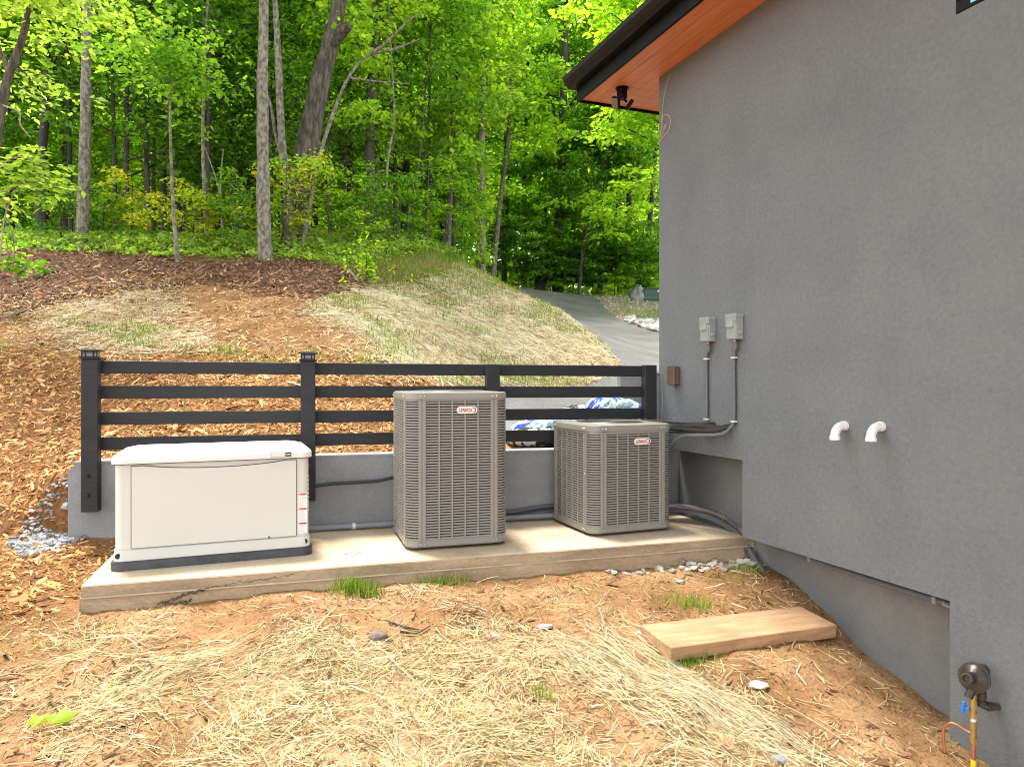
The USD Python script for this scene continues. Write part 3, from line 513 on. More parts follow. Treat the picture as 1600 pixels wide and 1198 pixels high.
# conduit tucked under the stepped edge
t = wthing('edge_conduit', 'dark conduit strapped under the stepped stucco edge', 'conduit', wl(1210)[0], .0)
x1 = 2.76 - wl(1210)[0]
obj('pipe', tube(spline([(-.12, .12, .0), (.2, .115, -.005), (.6, .1, -.012), (1.0, .085, -.008), (x1 - .06, .075, -.006), (x1 - .012, .075, -.02), (x1 - .004, .075, -.09), (x1 - .004, .075, -.13)], 60), .0185, 10), 'conduit_dark', t, smooth=40)
for q, yy in ((.22, .112), (x1 - .12, .075)): obj('strap', box(q - .012, q + .012, yy - .022, yy + .02, -.026, .014, .003), 'conduit_grey', t)
obj('elbow', tube(spline([(x1 - .07, .075, -.006), (x1 - .02, .075, -.014), (x1 - .006, .075, -.05), (x1 - .004, .075, -.09)], 16), .0185, 12), 'conduit_grey', t, smooth=40)
# thin cable by the fence post
sw0, zw0 = wl(1036, 590)
t = wthing('thin_cable', 'thin grey cable stub hanging on wall beside last fence post', 'cable', sw0, zw0)
obj('strand', tube(spline([wpt(1028, 582, .03), wpt(1032, 581, .02), wpt(1036, 585, .012), wpt(1036, 610, .008), wpt(1036, 640, .008), wpt(1035, 668, .008)], 24), .0035, 6), 'conduit_grey', t)
obj('connector', tube([wpt(1026, 581, .035), wpt(1031, 581, .022)], .008, 8), 'strap_white', t)

# ------------------------------------------------------------------ slab, retaining wall, fence
A255 = math.atan(.255); UX, UY = math.cos(A255), math.sin(A255)
t = thing('concrete_slab', 'low concrete slab under the generator and the two condensers', 'concrete slab')
def wline(x, off=0): return 6.083 + .255 * x + off
p_fl, p_fr, p_br, p_bl = np.array([-2.516, 4.15]), np.array([1.86, 5.478]), np.array([1.45, 6.44]), np.array([-2.89, wline(-2.89, -.005)])
fd = (p_fr - p_fl) / np.linalg.norm(p_fr - p_fl); fn = np.array([fd[1], -fd[0]])
def slab_poly(o): return [tuple(p_fl + fn * o - fd * o), tuple(p_fr + fn * o), tuple(p_br), (1.2, wline(1.2, -.005)), tuple(p_bl - fd * o)]
up = prism(slab_poly(0), -.066, 0); lowr = prism(slab_poly(.008), -.42, -.0665)
# uneven edges: the front of the slab is cut up and moved a little
def roughen(m, amp, seed):
    v, f = m
    n = (fbm(v * 9, 3, seed) - .5)[:, None] * amp; s = (fbm(v * 1.3, 2, seed + 3) - .5)[:, None] * amp * 1.5
    d = np.zeros_like(v); d[:, :2] = (n + s) * fn; d[:, 2:] = n * .3
    return v + d * np.clip(1.2 - np.abs((p_fr - v[:, :2]) @ fn) / .05, 0, 1)[:, None], f
def bar(L, y0, y1, z0, z1, step=.03):
    """a long bar along x whose faces are cut up evenly"""
    nz = max(2, int((z1 - z0) / .03) + 1); q = [(y0, z) for z in np.linspace(z0, z1, nz)] + [(y1, z) for z in np.linspace(z1, z0, nz)]; n = len(q); X = np.linspace(0, L, int(L / step)); m = len(X)
    v = np.array([(x, a, b) for x in X for a, b in q]); i, j = np.meshgrid(np.arange(m - 1), np.arange(n), indexing='ij')
    f = tri(np.stack([i * n + j, i * n + (j + 1) % n, (i + 1) * n + (j + 1) % n, (i + 1) * n + j], -1).reshape(-1, 4)); e = (m - 1) * n
    ends = [(0, k, k + 1) for k in range(1, n - 1)] + [(e, e + k + 1, e + k) for k in range(1, n - 1)]
    return v, np.vstack([f, np.array(ends)])
obj('slab_top', up, 'concrete', t)
fs = lambda o, z0, z1: bar(np.linalg.norm(p_fr - p_fl) + o, -o - .012, -o, z0, z1)
def along_front(m): 
    v, f = vf(m); return np.c_[p_fl + np.outer(v[:, 0], fd) + np.outer(-v[:, 1], fn), v[:, 2]], f
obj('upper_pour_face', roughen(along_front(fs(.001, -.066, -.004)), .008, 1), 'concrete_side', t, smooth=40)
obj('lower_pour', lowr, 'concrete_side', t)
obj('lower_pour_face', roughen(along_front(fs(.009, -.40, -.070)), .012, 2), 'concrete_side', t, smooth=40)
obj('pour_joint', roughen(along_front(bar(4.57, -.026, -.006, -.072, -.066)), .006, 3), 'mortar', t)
def crackline(pts, w, seed):
    r = np.random.default_rng(seed); P = spline(pts, 40); P[1:-1] += r.normal(0, .006, P[1:-1].shape); W = w * r.uniform(.3, 1.3, len(P)); W[0] = W[-1] = 0
    v = np.vstack([np.c_[P[:, 0], np.full(len(P), 0), P[:, 1] - W], np.c_[P[:, 0], np.full(len(P), 0), P[:, 1] + W]]); n = len(P); i = np.arange(n - 1)
    return v, np.stack([i, i + 1, i + 1 + n, i + n], -1)
for k, (pts, w) in enumerate([([(.40, -.135), (.5, -.115), (.58, -.09), (.66, -.068)], .007), ([(.62, -.075), (.8, -.05), (1.0, -.035), (1.2, -.02)], .0028), ([(.44, -.13), (.52, -.14), (.6, -.125)], .006)]):
    v, f = crackline(pts, w, k); v[:, 1] = -.0305; obj('crack', along_front((v, f)), 'crack', t)
def flat_blob(c, rx, ry, z, seed, ang=0.0, n=28):
    a = np.linspace(0, 2 * np.pi, n, endpoint=False); r = 1 + .35 * (fbm(np.stack([np.cos(a) * 1.6, np.sin(a) * 1.6, 0 * a + seed], -1), 3, seed) - .5) * 2
    x, y = rx * r * np.cos(a), ry * r * np.sin(a); x, y = x * math.cos(ang) - y * math.sin(ang), x * math.sin(ang) + y * math.cos(ang)
    return np.vstack([np.stack([c[0] + x, c[1] + y, np.full(n, z)], -1), [[c[0], c[1], z]]]), np.array([(i, (i + 1) % n, n) for i in range(n)])
t = thing('retaining_wall', 'low grey rendered retaining wall behind slab, carrying the fence', 'retaining wall')
xr = 2.2
wp_ = [(WALL_L, wline(WALL_L)), (xr, wline(xr)), (xr, wline(xr, .21)), (WALL_L, wline(WALL_L, .21))]
ln = (xr - WALL_L) / UX
def on_wall(m):
    v, f = vf(m); o = np.array([WALL_L, wline(WALL_L)])
    return np.c_[o + np.outer(v[:, 0], [UX, UY]) + np.outer(v[:, 1], [-UY, UX]), v[:, 2]], f
face = Polygon([(0, -.5), (ln, -.5), (ln, .578), (.05, .578), (0, .53)])
obj('wall_body', on_wall(facing(prism(face, -.2, 0))), 'retaining', t)
capm = facing(prism(Polygon([(.03, .5785), (ln, .5785), (ln, .596), (.045, .596)]), -.203, .003))
obj('coping', on_wall(capm), 'retaining', t)
t = thing('low_wall', 'short grey rendered wall beyond the fence, beside the asphalt', 'low wall')
obj('wall_body', box(1.14, 2.6, 7.5, 7.7, .3, 1.262, .008), 'stucco_base', t); obj('coping', box(1.135, 2.605, 7.495, 7.705, 1.263, 1.28, .005), 'stucco_base', t)

t = thing('rail_fence', 'charcoal four-rail wooden fence bolted to retaining wall', 'fence')
def on_fence(m):
    v, f = vf(m); o = np.array([WALL_L, 5.99 + .255 * WALL_L])
    return np.c_[o + np.outer(v[:, 0], [UX, UY]) + np.outer(v[:, 1], [-UY, UX]), v[:, 2]], f
def fu(X): return (X - WALL_L) / UX
posts = [(-3.095, 1.355, .235, True), (-1.603, 1.35, .25, True), (-.155, 1.335, .27, False), (1.235, 1.335, .25, False)]
for X, zt, zb, lamp in posts:
    c0 = fu(X); p = obj('post', on_fence(box(c0 - .056, c0 + .056, 0, .088, zb, zt, .004)), 'fence_paint', t)
    for zc in (.50, .36): obj('bolt', on_fence(align(lathe([(.0005, .012), (.008, .01), (.012, .003), (.013, 0)], 12), [0, -1, 0], (c0 - .006, -.0, zc - (.0 if lamp else .02)))), 'bolt', p)
    if lamp:
        obj('lamp_collar', on_fence(box(c0 - .066, c0 + .066, -.01, .098, zt + .0005, zt + .016, .003)), 'bolt', p)
        lp = obj('post_lamp', on_fence(box(c0 - .05, c0 + .05, .004, .084, zt + .017, zt + .058, .003)), 'lens_clear', p)
        for a_ in (-.054, -.03, .022, .046):
            obj('lamp_bar', on_fence(box(c0 + a_, c0 + a_ + .008, -.003, .003, zt + .0165, zt + .059, .001)), 'bolt', p)
        obj('lamp_bar', on_fence(box(c0 - .055, c0 + .055, -.001, .003, zt + .046, zt + .052, .001)), 'bolt', p)
        obj('lamp_roof', on_fence(m3.Manifold.hull_points(np.array([(c0 + a * .074, .044 + b * .062, zt + .0595) for a in (-1, 1) for b in (-1, 1)] + [(c0 + a * .074, .044 + b * .062, zt + .066) for a in (-1, 1) for b in (-1, 1)] + [(c0 + a * .045, .044 + b * .035, zt + .076) for a in (-1, 1) for b in (-1, 1)]))), 'bolt', p)
# four rails, each of three boards butted behind the posts
cuts = [fu(-3.095) - .078, fu(-1.603), fu(-.155), fu(1.235) + .05]
for k, (zl, zr) in enumerate([(1.253, 1.236), (1.060, 1.050), (.866, .858), (.676, .668)]):
    for a, b in zip(cuts[:-1], cuts[1:]):
        za, zb = (zl + (zr - zl) * (q - cuts[0]) / (cuts[-1] - cuts[0]) for q in (a, b)); m = box(a + .001, b - .001, .089, .127, 0, .096, .004); v, f = vf(m)
        v[:, 2] += za + (zb - za) * (v[:, 0] - a) / (b - a) + .006 * np.sin(rng.uniform(0, 6)) * .5
        obj('rail', on_fence((v, f)), 'fence_paint', t)

# ------------------------------------------------------------------ generator
GR = math.atan(.4)
t = thing('standby_generator', 'cream standby generator in a cabinet with white domed lid', 'generator', (-2.505, 4.455, 0), GR)
GW, GD = 1.20, .62
def rslab(o, z0, z1, r=.055): return mov(prism(Polygon(rrect(GW + 2 * o, GD + 2 * o, r + o)), z0, z1), (-o, -o, 0))
def hull_slabs(*ss): return m3.Manifold.hull_points(np.vstack([vf(s)[0] for s in ss]))
obj('base_pad', hull_slabs(rslab(.018, .001, .045), rslab(.010, .045, .058)), 'black_plastic', t, smooth=35)
obj('base_frame', hull_slabs(rslab(.002, .0585, .066), rslab(-.002, .066, .128)), 'cream', t, smooth=35)
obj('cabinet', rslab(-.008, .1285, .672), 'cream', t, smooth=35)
for x in (.03, GW - .035): obj('lifting_hole', align(lathe([(.0005, .002), (.016, .002), (.018, 0)], 16), [0, -1, 0], (x, .004 if x < .5 else .006, .092)), 'dark_hole', t)
# door: arched top, with a shadow gap round it
arc = [(1.105 - (1.105 - .105) * u, .655 - .028 * (math.sin(math.pi * min(max((u - .08) / .84, 0), 1)) ** .7)) for u in np.linspace(0, 1, 30)]
obj('door_gap', facing(prism(Polygon([(.105, .137), (1.105, .137)] + arc).buffer(.0045), -.0075, -.0065)), 'dark_hole', t)
obj('door', facing(prism(Polygon([(.105, .137), (1.105, .137)] + arc), -.0062, .002)), 'cream', t)
obj('lock', align(lathe([(.0005, .004), (.006, .003), (.007, 0)], 12), [0, -1, 0], (.93, -.004, .142)), 'black_plastic', t)
lid = hull_slabs(rslab(.014, .672, .70), rslab(.010, .70, .714), rslab(-.012, .727, .729, .06), mov(prism(Polygon(rrect(GW - .16, GD - .16, .06)), .742, .746), (.08, .10, 0)))
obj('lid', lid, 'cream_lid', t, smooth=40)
obj('lid_seam', rslab(.004, .667, .6718), 'dark_hole', t)
bd = obj('name_plate', facing(mov(box(.942, 1.072, .684, .712, -.0, .0185, .001), (0, 0, 0))), 'badge_plate', t)
obj('plate_border', facing(join(box(.940, 1.074, .712, .714, 0, .019), box(.940, 1.074, .682, .684, 0, .019), box(.940, .942, .684, .712, 0, .019))), 'label_grey', bd)
obj('black_panel', facing(box(1.034, 1.071, .685, .711, .0187, .0195)), 'frame_black', bd)
obj('pale_marks', facing(join(*[box(x, x + .0045, .694, .694 + h, .0196, .020) for x, h in ((1.038, .009), (1.0445, .007), (1.051, .009), (1.057, .006), (1.0625, .008))])), 'label_white', bd)
# warning label on the right-hand corner
lb = obj('warning_label', facing(box(1.122, 1.179, .150, .425, .008 - .016, -.0055)), 'label_white', t)
W0, W1 = 1.124, 1.177
for zt in (.412, .312, .213): obj('orange_header', facing(join(box(W0, W1, zt - .001, zt + .011, -.0058, -.0047))), 'label_orange', lb)
try:
    for zt in (.412, .312, .213): obj('header_word', facing(mov(meshkit.text_mesh('WARNING', .0055, .0004, True), (W0 + .010, zt + .002, -.0046))), 'frame_black', lb)
except Exception: pass
for i in range(2):
    x = W0 + .002 + i * .0145; obj('hazard_triangle', facing(prism([(x, .388), (x + .013, .388), (x + .0065, .4005)], -.0054, -.0048)), 'label_yellow', lb)
    obj('hazard_mark', facing(box(x + .0055, x + .0075, .390, .396, -.0047, -.0044)), 'frame_black', lb)
for i in range(2): obj('prohibition_sign', facing(mov(lathe([(.0058, 0), (.0058, .0006), (.0046, .0006), (.0046, 0)], 16), (W0 + .0365 + i * .0125, .394, -.0054))), 'badge_red', lb)
rl_ = [box(W0 + .003, W0 + .003 + w, z, z + .0022, -.0055, -.0050) for z, w in [(z, .047 * (1 - .35 * ((k * 7) % 5) / 5)) for k, z in enumerate(list(np.arange(.329, .384, .0072)) + list(np.arange(.230, .308, .0072)) + list(np.arange(.157, .208, .0072)))]]
obj('small_print', facing(join(*rl_)), 'label_grey', lb)
for k in range(9): obj('vent_louver', box(GW - .0095, GW + .004, .12, .50, .40 + .0 * k - .03 * k + .12, .412 - .03 * k + .12, .003), 'cream', t)

# ------------------------------------------------------------------ condensers
def crescent():
    a = Polygon([(math.cos(u) * 1.25, math.sin(u)) for u in np.linspace(0, 2 * math.pi, 40)]); b = Polygon([(math.cos(u) * 1.2 - .34, math.sin(u) * .80 - .02) for u in np.linspace(0, 2 * math.pi, 40)])
    c = a.difference(b); return c.intersection(Polygon([(-.1, -2), (3, -2), (3, 2), (-.35, 2)]))
def condenser(name, label, loc, ang, H, badge):
    W, r = .742, .088
    t = thing(name, label, 'air conditioner', loc, ang)
    def slab(o, z0, z1): return mov(prism(Polygon(rrect(W + 2 * o, W + 2 * o, max(r + o, .01))), z0, z1), (-o, -o, 0))
    for x in (.09, W - .09):
        for y in (.09, W - .09): obj('foot', cyl((x, y, .0005), (x, y, .02), .022, 10), 'black_plastic', t)
    obj('base_pan', hull_slabs(slab(-.006, .0205, .026), slab(.001, .03, .062)), 'unit_paint', t, smooth=35)
    obj('coil', slab(-.03, .0625, H - .052), 'coil', t, smooth=35)
    z0, z1 = .074, H - .058; pitch = .0192; n = int((z1 - z0) / pitch); zs = z0 + pitch * np.arange(n)
    prof = np.array([(-.0015, .0), (.0, .0022), (-.001, .0105), (-.011, .0135), (-.012, .0120), (-.003, .0095)])
    def slats(P, N):
        """louvres swept along the plan path P with outward normals N, one at every height"""
        k, m = len(P), len(prof); V, F = [], []
        i, j = np.meshgrid(np.arange(k - 1), np.arange(m), indexing='ij'); q = np.stack([i * m + j, (i + 1) * m + j, (i + 1) * m + (j + 1) % m, i * m + (j + 1) % m], -1).reshape(-1, 4)
        base = np.concatenate([P[:, None, :] + N[:, None, :] * prof[None, :, :1], np.broadcast_to(prof[None, :, 1:], (k, m, 1))], -1).reshape(-1, 3)
        for e, z in enumerate(zs): V.append(base + [0, 0, z]); F.append(q + e * k * m)
        return np.vstack(V), np.vstack(F)
    st = .046
    for sd in range(4):
        c, s = math.cos(sd * math.pi / 2), math.sin(sd * math.pi / 2); R = np.array([[c, -s], [s, c]]); ctr = np.array([W / 2, W / 2])
        turn = lambda P: (np.asarray(P, float) - ctr) @ R.T + ctr
        def turnm(m): v, f = vf(m); return np.c_[turn(v[:, :2]), v[:, 2]], f
        xa, xb = r + st, W - r - st; nr = R @ np.array([0, -1.0])
        sl = slats(turn([(xa - .004, 0), (xb + .004, 0)]), np.array([nr, nr]))
        ribs = [turnm(box(xa + (xb - xa) * k / 5 - .0055, xa + (xb - xa) * k / 5 + .0055, -.0022, .008, z0 - .004, z1 + .003)) for k in range(1, 5)]
        fr = [turnm(box(xa - .001, xb + .001, -.001, .010, .0625, z0 - .001)), turnm(box(xa - .001, xb + .001, -.001, .010, zs[-1] + .017, H - .0505))]
        obj('louver_panel', join(sl, *ribs, *fr), 'unit_paint', t)
        for x0 in (r - .006, W - r - st + .006 - .006):
            obj('corner_strip', turnm(join(box(x0, x0 + st * .52 - .001, -.004, .012, .062, H - .0505, .002), box(x0 + st * .52 + .001, x0 + st + .006, -.003, .012, .062, H - .0505, .002))), 'unit_paint', t)
            for zc in (.045, .068, H - .03, H - .066, (H + .06) * .52):
                for dx_ in ((.014, .042) if zc < .1 or zc > H - .1 else (.036,)):
                    if zc in (.068, H - .066): continue
                    obj('screw', turnm(align(lathe([(.0005, .004), (.004, .003), (.0055, 0)], 8), [0, -1, 0], (x0 + dx_, -.0045 if .06 < zc < H - .05 else -.0085, zc))), 'screw', t)
        al = np.linspace(0, np.pi / 2, 9); cp = np.array([(W - r + r * math.sin(a), r - r * math.cos(a)) for a in al]); cn = np.array([(math.sin(a), -math.cos(a)) for a in al])
        obj('corner_louver', slats(turn(cp), cn @ R.T), 'unit_paint', t, smooth=25)
    ca = np.linspace(0, np.pi / 2, 9); oc = [(r - 0) * np.array([math.sin(a), -math.cos(a)]) for a in ca]; ic = [(r - .012) * np.array([math.sin(a), -math.cos(a)]) for a in ca]
    for sd in range(4):
        c, s = math.cos(sd * math.pi / 2), math.sin(sd * math.pi / 2); R_ = np.array([[c, -s], [s, c]]); ctr = np.array([W / 2, W / 2])
        P_ = (np.array([np.array([W - r, r]) + q for q in oc + ic[::-1]]) - ctr) @ R_.T + ctr
        obj('corner_band', prism(Polygon(P_).buffer(0), .0625, z0 - .001), 'unit_paint', t, smooth=25); obj('corner_band', prism(Polygon(P_).buffer(0), zs[-1] + .017, H - .0505), 'unit_paint', t, smooth=25)
    hole = m3.Manifold.cylinder(.2, .275, .275, 56).translate([W / 2, W / 2, H - .1])
    cap_ = hull_slabs(slab(.006, H - .05, H - .018), slab(.002, H - .006, H - .005), slab(-.012, H - .0005, H)) - hole
    obj('top_cover', cap_, 'unit_paint', t, smooth=30)
    rim = lathe([(.275, H - .03), (.275, H + .004), (.285, H + .006), (.29, H + .001), (.29, H - .002)], 56)
    obj('fan_ring', mov(rim, (W / 2, W / 2, 0)), 'unit_paint', t, smooth=35)
    gr_ = []
    for q in np.arange(.06, .28, .0215):
        a = np.linspace(0, 2 * np.pi, 49); gr_.append(tube(np.stack([W / 2 + q * np.cos(a), W / 2 + q * np.sin(a), np.full(49, H + .003 - .006 * (q / .28) ** 2)], -1), .0024, 4, False))
    for k in range(8):
        a = k * math.pi / 4; gr_.append(tube([(W / 2 + q * math.cos(a), W / 2 + q * math.sin(a), H + .001 - .006 * (q / .28) ** 2) for q in (.03, .12, .2, .283)], .003, 5))
    obj('fan_guard', join(*gr_), 'coil', t)
    obj('fan_motor', mov(lathe([(.0005, H - .01), (.07, H - .012), (.075, H - .03), (.075, H - .05)], 24), (W / 2, W / 2, 0)), 'black_plastic', t, smooth=30)
    for k in range(3):
        a = k * 2 * math.pi / 3; b = rot(rot(box(.07, .262, -.08, .08, -.002, .002), [1, 0, 0], .4), [0, 0, 1], a); obj('fan_blade', mov(b, (W / 2, W / 2, H - .07)), 'coil', t)
    bx, bz = badge
    rr = lambda w, h: Polygon(rrect(w, h, h * .48, 10))
    b = obj('badge', facing(mov(prism(rr(.150, .050), .003, .0075), (bx - .075, bz - .025, 0))), 'badge_plate', t, smooth=30)
    obj('badge_rim', facing(mov(prism(rr(.156, .056), .003, .006), (bx - .078, bz - .028, 0))), 'unit_paint', b)
    tm = meshkit.text_mesh('LENNOX', .0245, .0010, True); v = np.array(tm.vertices); v[:, 0] += v[:, 1] * .22; sc = .100 / (v[:, 0].max() - v[:, 0].min()); v[:, 0] *= sc
    obj('lettering', facing((v + [bx - .062, bz - .0122, .0077], np.array(tm.faces))), 'badge_red', b)
    m = trimesh.creation.extrude_polygon(crescent(), .001, engine='earcut'); v = np.array(m.vertices) * [.0185, .0195, 1]
    obj('swoosh', facing((v + [bx + .044, bz + .0, .0077], np.array(m.faces))), 'badge_red', b)
    return t
condenser('tall_condenser', 'tall grey louvered condenser, the middle machine on the slab', (-.735, 4.97, 0), math.atan(.31), 1.115, (.43, 1.115 - .128))
condenser('short_condenser', 'short square grey louvered condenser beside the house wall', (.605, 5.42, 0), math.radians(21.8), .855, (.45, .855 - .135))

# ------------------------------------------------------------------ lines along the slab
def line_thing(name, label, cat, pieces):
    t = thing(name, label, cat)
    for nm_, pts, r, m in pieces: obj(nm_, tube(spline(pts, 40), r, 10), m, t, smooth=40)
    return t
wy = lambda x, o=-.03: wline(x, o)
line_thing('power_cable', 'black cable sagging along wall between generator and tall condenser', 'cable', [('cable', [(-1.75, wy(-1.75, -.06), .35), (-1.62, wy(-1.62, -.05), .355), (-1.45, wy(-1.45), .372), (-1.25, wy(-1.25), .378), (-1.1, wy(-1.1), .383), (-.95, wy(-.95), .41), (-.75, wy(-.75), .44)], .0135, 'wire_black')])
t = line_thing('slab_conduit', 'grey plastic conduit lying along the foot of retaining wall', 'conduit', [('pipe', [(-1.78, wy(-1.78, -.22), .10), (-1.68, wy(-1.68, -.12), .05), (-1.55, wy(-1.55, -.06), .03), (-1.3, wy(-1.3, -.05), .03), (-.8, wy(-.8, -.05), .035), (-.2, wy(-.2, -.05), .035), (.3, wy(.3, -.06), .04), (.7, wy(.7, -.05), .04), (1.1, wy(1.1, -.05), .045), (1.38, wy(1.3, -.05), .06)], .0225, 'conduit_grey')])
q = np.array([-1.27, wy(-1.27, -.05), .03]); obj('clip', cyl(q - [.012, .003, 0], q + [.012, .003, 0], .026, 12), 'strap_white', t)
line_thing('upper_slab_conduit', 'dark flexible conduit along wall above the grey one', 'conduit', [('pipe', [(-.3, wy(-.3, -.06), .10), (-.02, wy(-.02, -.05), .085), (.15, wy(.15), .10), (.3, wy(.3), .115), (.6, wy(.6), .12), (1.0, wy(1.0, -.05), .12)], .0185, 'conduit_dark'), ('thin_cable', [(-.3, wy(-.3, -.07), .075), (.0, wy(.0, -.06), .072), (.25, wy(.25, -.06), .09), (.5, wy(.5, -.06), .095)], .009, 'wire_black')])
E1 = [at(1040, 797, 6.10), at(1065, 796, 6.02), at(1095, 803, 5.90), at(1125, 814, 5.76), at(1150, 832, 5.60), at(1168, 855, 5.46), at(1182, 878, 5.34), at(1196, 897, 5.24), at(1206, 915, 5.18)]
E2 = [p + [.03, .03, .022] for p in E1[:5]] + [at(1175, 838, 5.58), at(1192, 850, 5.47), at(1215, 858, 5.36)]
E3 = [at(1040, 792, 6.05), at(1070, 794, 5.97), at(1100, 799, 5.86), at(1130, 810, 5.7), at(1150, 822, 5.58), at(1160, 842, 5.47), at(1164, 862, 5.42), at(1170, 884, 5.38)]
line_thing('supply_conduit', 'thick grey conduit running off slab end into the soil', 'conduit', [('pipe', E1, .027, 'conduit_dark'), ('second_pipe', E2, .022, 'conduit_grey')])
line_thing('copper_tubing', 'thin copper tubing draped over the slab end beside conduit', 'pipe', [('tube', E3, .0065, 'copper_dull'), ('tie', [at(1122, 803, 5.72), at(1126, 798, 5.70), at(1131, 806, 5.69), at(1127, 815, 5.69)], .002, 'copper')])

# ------------------------------------------------------------------ bags on the wall
def bag_mat(name, cols, scale):
    M[name] = usdkit.material(stage, f'/World/Looks/{name}', {'tc': ('texture_coordinate', {}), 'n': ('noise_texture', {'scale': scale, 'detail': 2.0, 'distortion': 0.6}), 'r': ('rgb_ramp', {'ramp': cols, 'interpolate': False}), 'nb': ('noise_texture', {'scale': 14.0, 'detail': 3.0}), 'b': ('bump', {'strength': 0.7, 'distance': 0.03}), 'p': ('principled_bsdf', {'roughness': 0.28})},
        [('tc.object', 'n.vector'), ('n.fac', 'r.fac'), ('r.color', 'p.base_color'), ('tc.object', 'nb.vector'), ('nb.fac', 'b.height'), ('b.normal', 'p.normal')], surface='p.BSDF')
bag_mat('bag_blue', [(0, (0.02, 0.05, 0.30)), (0.42, (0.22, 0.36, 0.55)), (0.47, (0.55, 0.6, 0.65)), (0.57, (0.05, 0.22, 0.11)), (0.6, (0.25, 0.34, 0.46)), (0.66, (0.03, 0.07, 0.32))], 5.0)
bag_mat('bag_white', [(0, (0.02, 0.02, 0.022)), (0.46, (0.62, 0.62, 0.64)), (0.56, (0.20, 0.21, 0.23)), (0.6, (0.025, 0.025, 0.03))], 7.0)
def bag(loc, rz, tilt, label, m, L=.62, Wd=.40, Hh=.13, seed=0):
    n = 26; u = np.linspace(-1, 1, n); U, V = np.meshgrid(u, u, indexing='ij'); e = np.clip((1 - np.abs(U) ** 3.5) * (1 - np.abs(V) ** 3), 0, 1) ** .55
    w = (fbm(np.stack([U * 2.5, V * 2.5, 0 * U], -1), 3, seed) - .5) * .05 * e; zt = Hh * e * .62 + w; zb = -Hh * e * .38
    x, y = U * L / 2 * (1 - .04 * np.abs(V) ** 2), V * Wd / 2 * (1 - .05 * np.abs(U) ** 3); i, j = np.meshgrid(np.arange(n - 1), np.arange(n - 1), indexing='ij'); q = np.stack([i * n + j, (i + 1) * n + j, (i + 1) * n + j + 1, i * n + j + 1], -1).reshape(-1, 4)
    v = np.vstack([np.stack([x, y, zt], -1).reshape(-1, 3), np.stack([x, y, zb], -1).reshape(-1, 3)]); f = np.vstack([tri(q), tri(q[:, ::-1]) + n * n])
    t = thing('soil_bag', label, 'bag', loc, rz); obj('sack', rot((v, f), [0, 1, 0], tilt), m, t, smooth=60)
    s = box(L / 2 - .012, L / 2 + .02, -Wd * .44, Wd * .44, -.003, .003, .001); obj('sealed_end', rot(s, [0, 1, 0], tilt), m, t)
bag((.25, 6.60, .655), .20, -.03, 'black and white plastic bag lying lowest on wall beside tall condenser', 'bag_white', Hh=.17, seed=1)
bag((.30, 6.85, .77), .28, -.16, 'blue and white bag tilted on top of the bags beside tall condenser', 'bag_blue', Hh=.12, seed=2)
bag((.62, 6.66, .70), .30, -.08, 'white plastic bag between the fence and the short condenser', 'bag_white', Hh=.12, seed=3)
bag((.98, 7.12, .82), .1, 0, 'lower bag under the blue one beside low wall', 'bag_white', Hh=.16, seed=4)
bag((1.02, 7.12, .925), .12, .02, 'puffed blue and white bag showing above third rail by house', 'bag_blue', Hh=.16, L=.55, seed=5)
bag((.70, 7.2, .86), .5, .1, 'folded dark bag leaning left of the puffed blue one', 'bag_white', L=.36, Wd=.35, Hh=.13, seed=8)

# ------------------------------------------------------------------ along the drive
def rock(seed, sub=3, amp=.5, freq=1.1):
    s = trimesh.creation.icosphere(sub); v = np.array(s.vertices); r = 1 + amp * (fbm(v * freq + seed * 7.3, 3, seed) - .5) * 2
    return v * r[:, None], np.array(s.faces)
def gz(x, y): return float(h0(x, y))
c = np.array([4.26, 24.0]); v, f = rock(5, 3, .5, 1.2); v = v * [.30, .26, .36]; v[:, 0] *= np.where(v[:, 2] > 0, 1 - .55 * v[:, 2] / .4, 1)
t = thing('boulder', 'grey pointed boulder beside the green utility box across the drive', 'boulder', (c[0], c[1], gz(*c) + .16)); obj('stone', (v, f), 'boulder', t)
c = np.array([4.70, 23.9]); t = thing('utility_box', 'dark green utility box beside the pointed boulder', 'utility box', (c[0], c[1], gz(*c) - .02), -.1)
obj('body', box(-.27, .3, -.22, .22, 0, .37, .02), 'box_green', t); obj('lid', box(-.285, .315, -.235, .235, .3705, .405, .012), 'box_green', t); obj('sticker', box(.17, .23, -.2235, -.222, .28, .33), 'label_white', t); obj('seam', box(-.265, .295, -.2225, -.2205, .19, .195), 'dark_hole', t)

# ------------------------------------------------------------------ loose stuff on the ground
def rand_in(poly, n, r):
    b = poly.bounds; out = []
    while sum(map(len, out)) < n:
        x, y = r.uniform(b[0], b[2], 3 * n), r.uniform(b[1], b[3], 3 * n); k = shapely.contains(poly, shapely.points(x, y)); out.append(np.c_[x[k], y[k]])
    return np.vstack(out)[:n]
def slope_n(x, y, e=.03):
    zx_, zy_ = (h0(x + e, y) - h0(x - e, y)) / (2 * e), (h0(x, y + e) - h0(x, y - e)) / (2 * e); n = np.stack([-zx_, -zy_, np.ones_like(zx_)], -1); return n / np.linalg.norm(n, axis=1, keepdims=True)
def frames(n, ang, tilt, r):
    """a direction lying on the slope (turned by ang, lifted by tilt), its side and its normal"""
    d = np.stack([np.cos(ang), np.sin(ang), np.zeros_like(ang)], -1); d -= n * (d * n).sum(1, keepdims=True); d /= np.linalg.norm(d, axis=1, keepdims=True)
    d = d * np.cos(tilt)[:, None] + n * np.sin(tilt)[:, None]; s = np.cross(n, d); s /= np.linalg.norm(s, axis=1, keepdims=True); return d, s, np.cross(d, s)
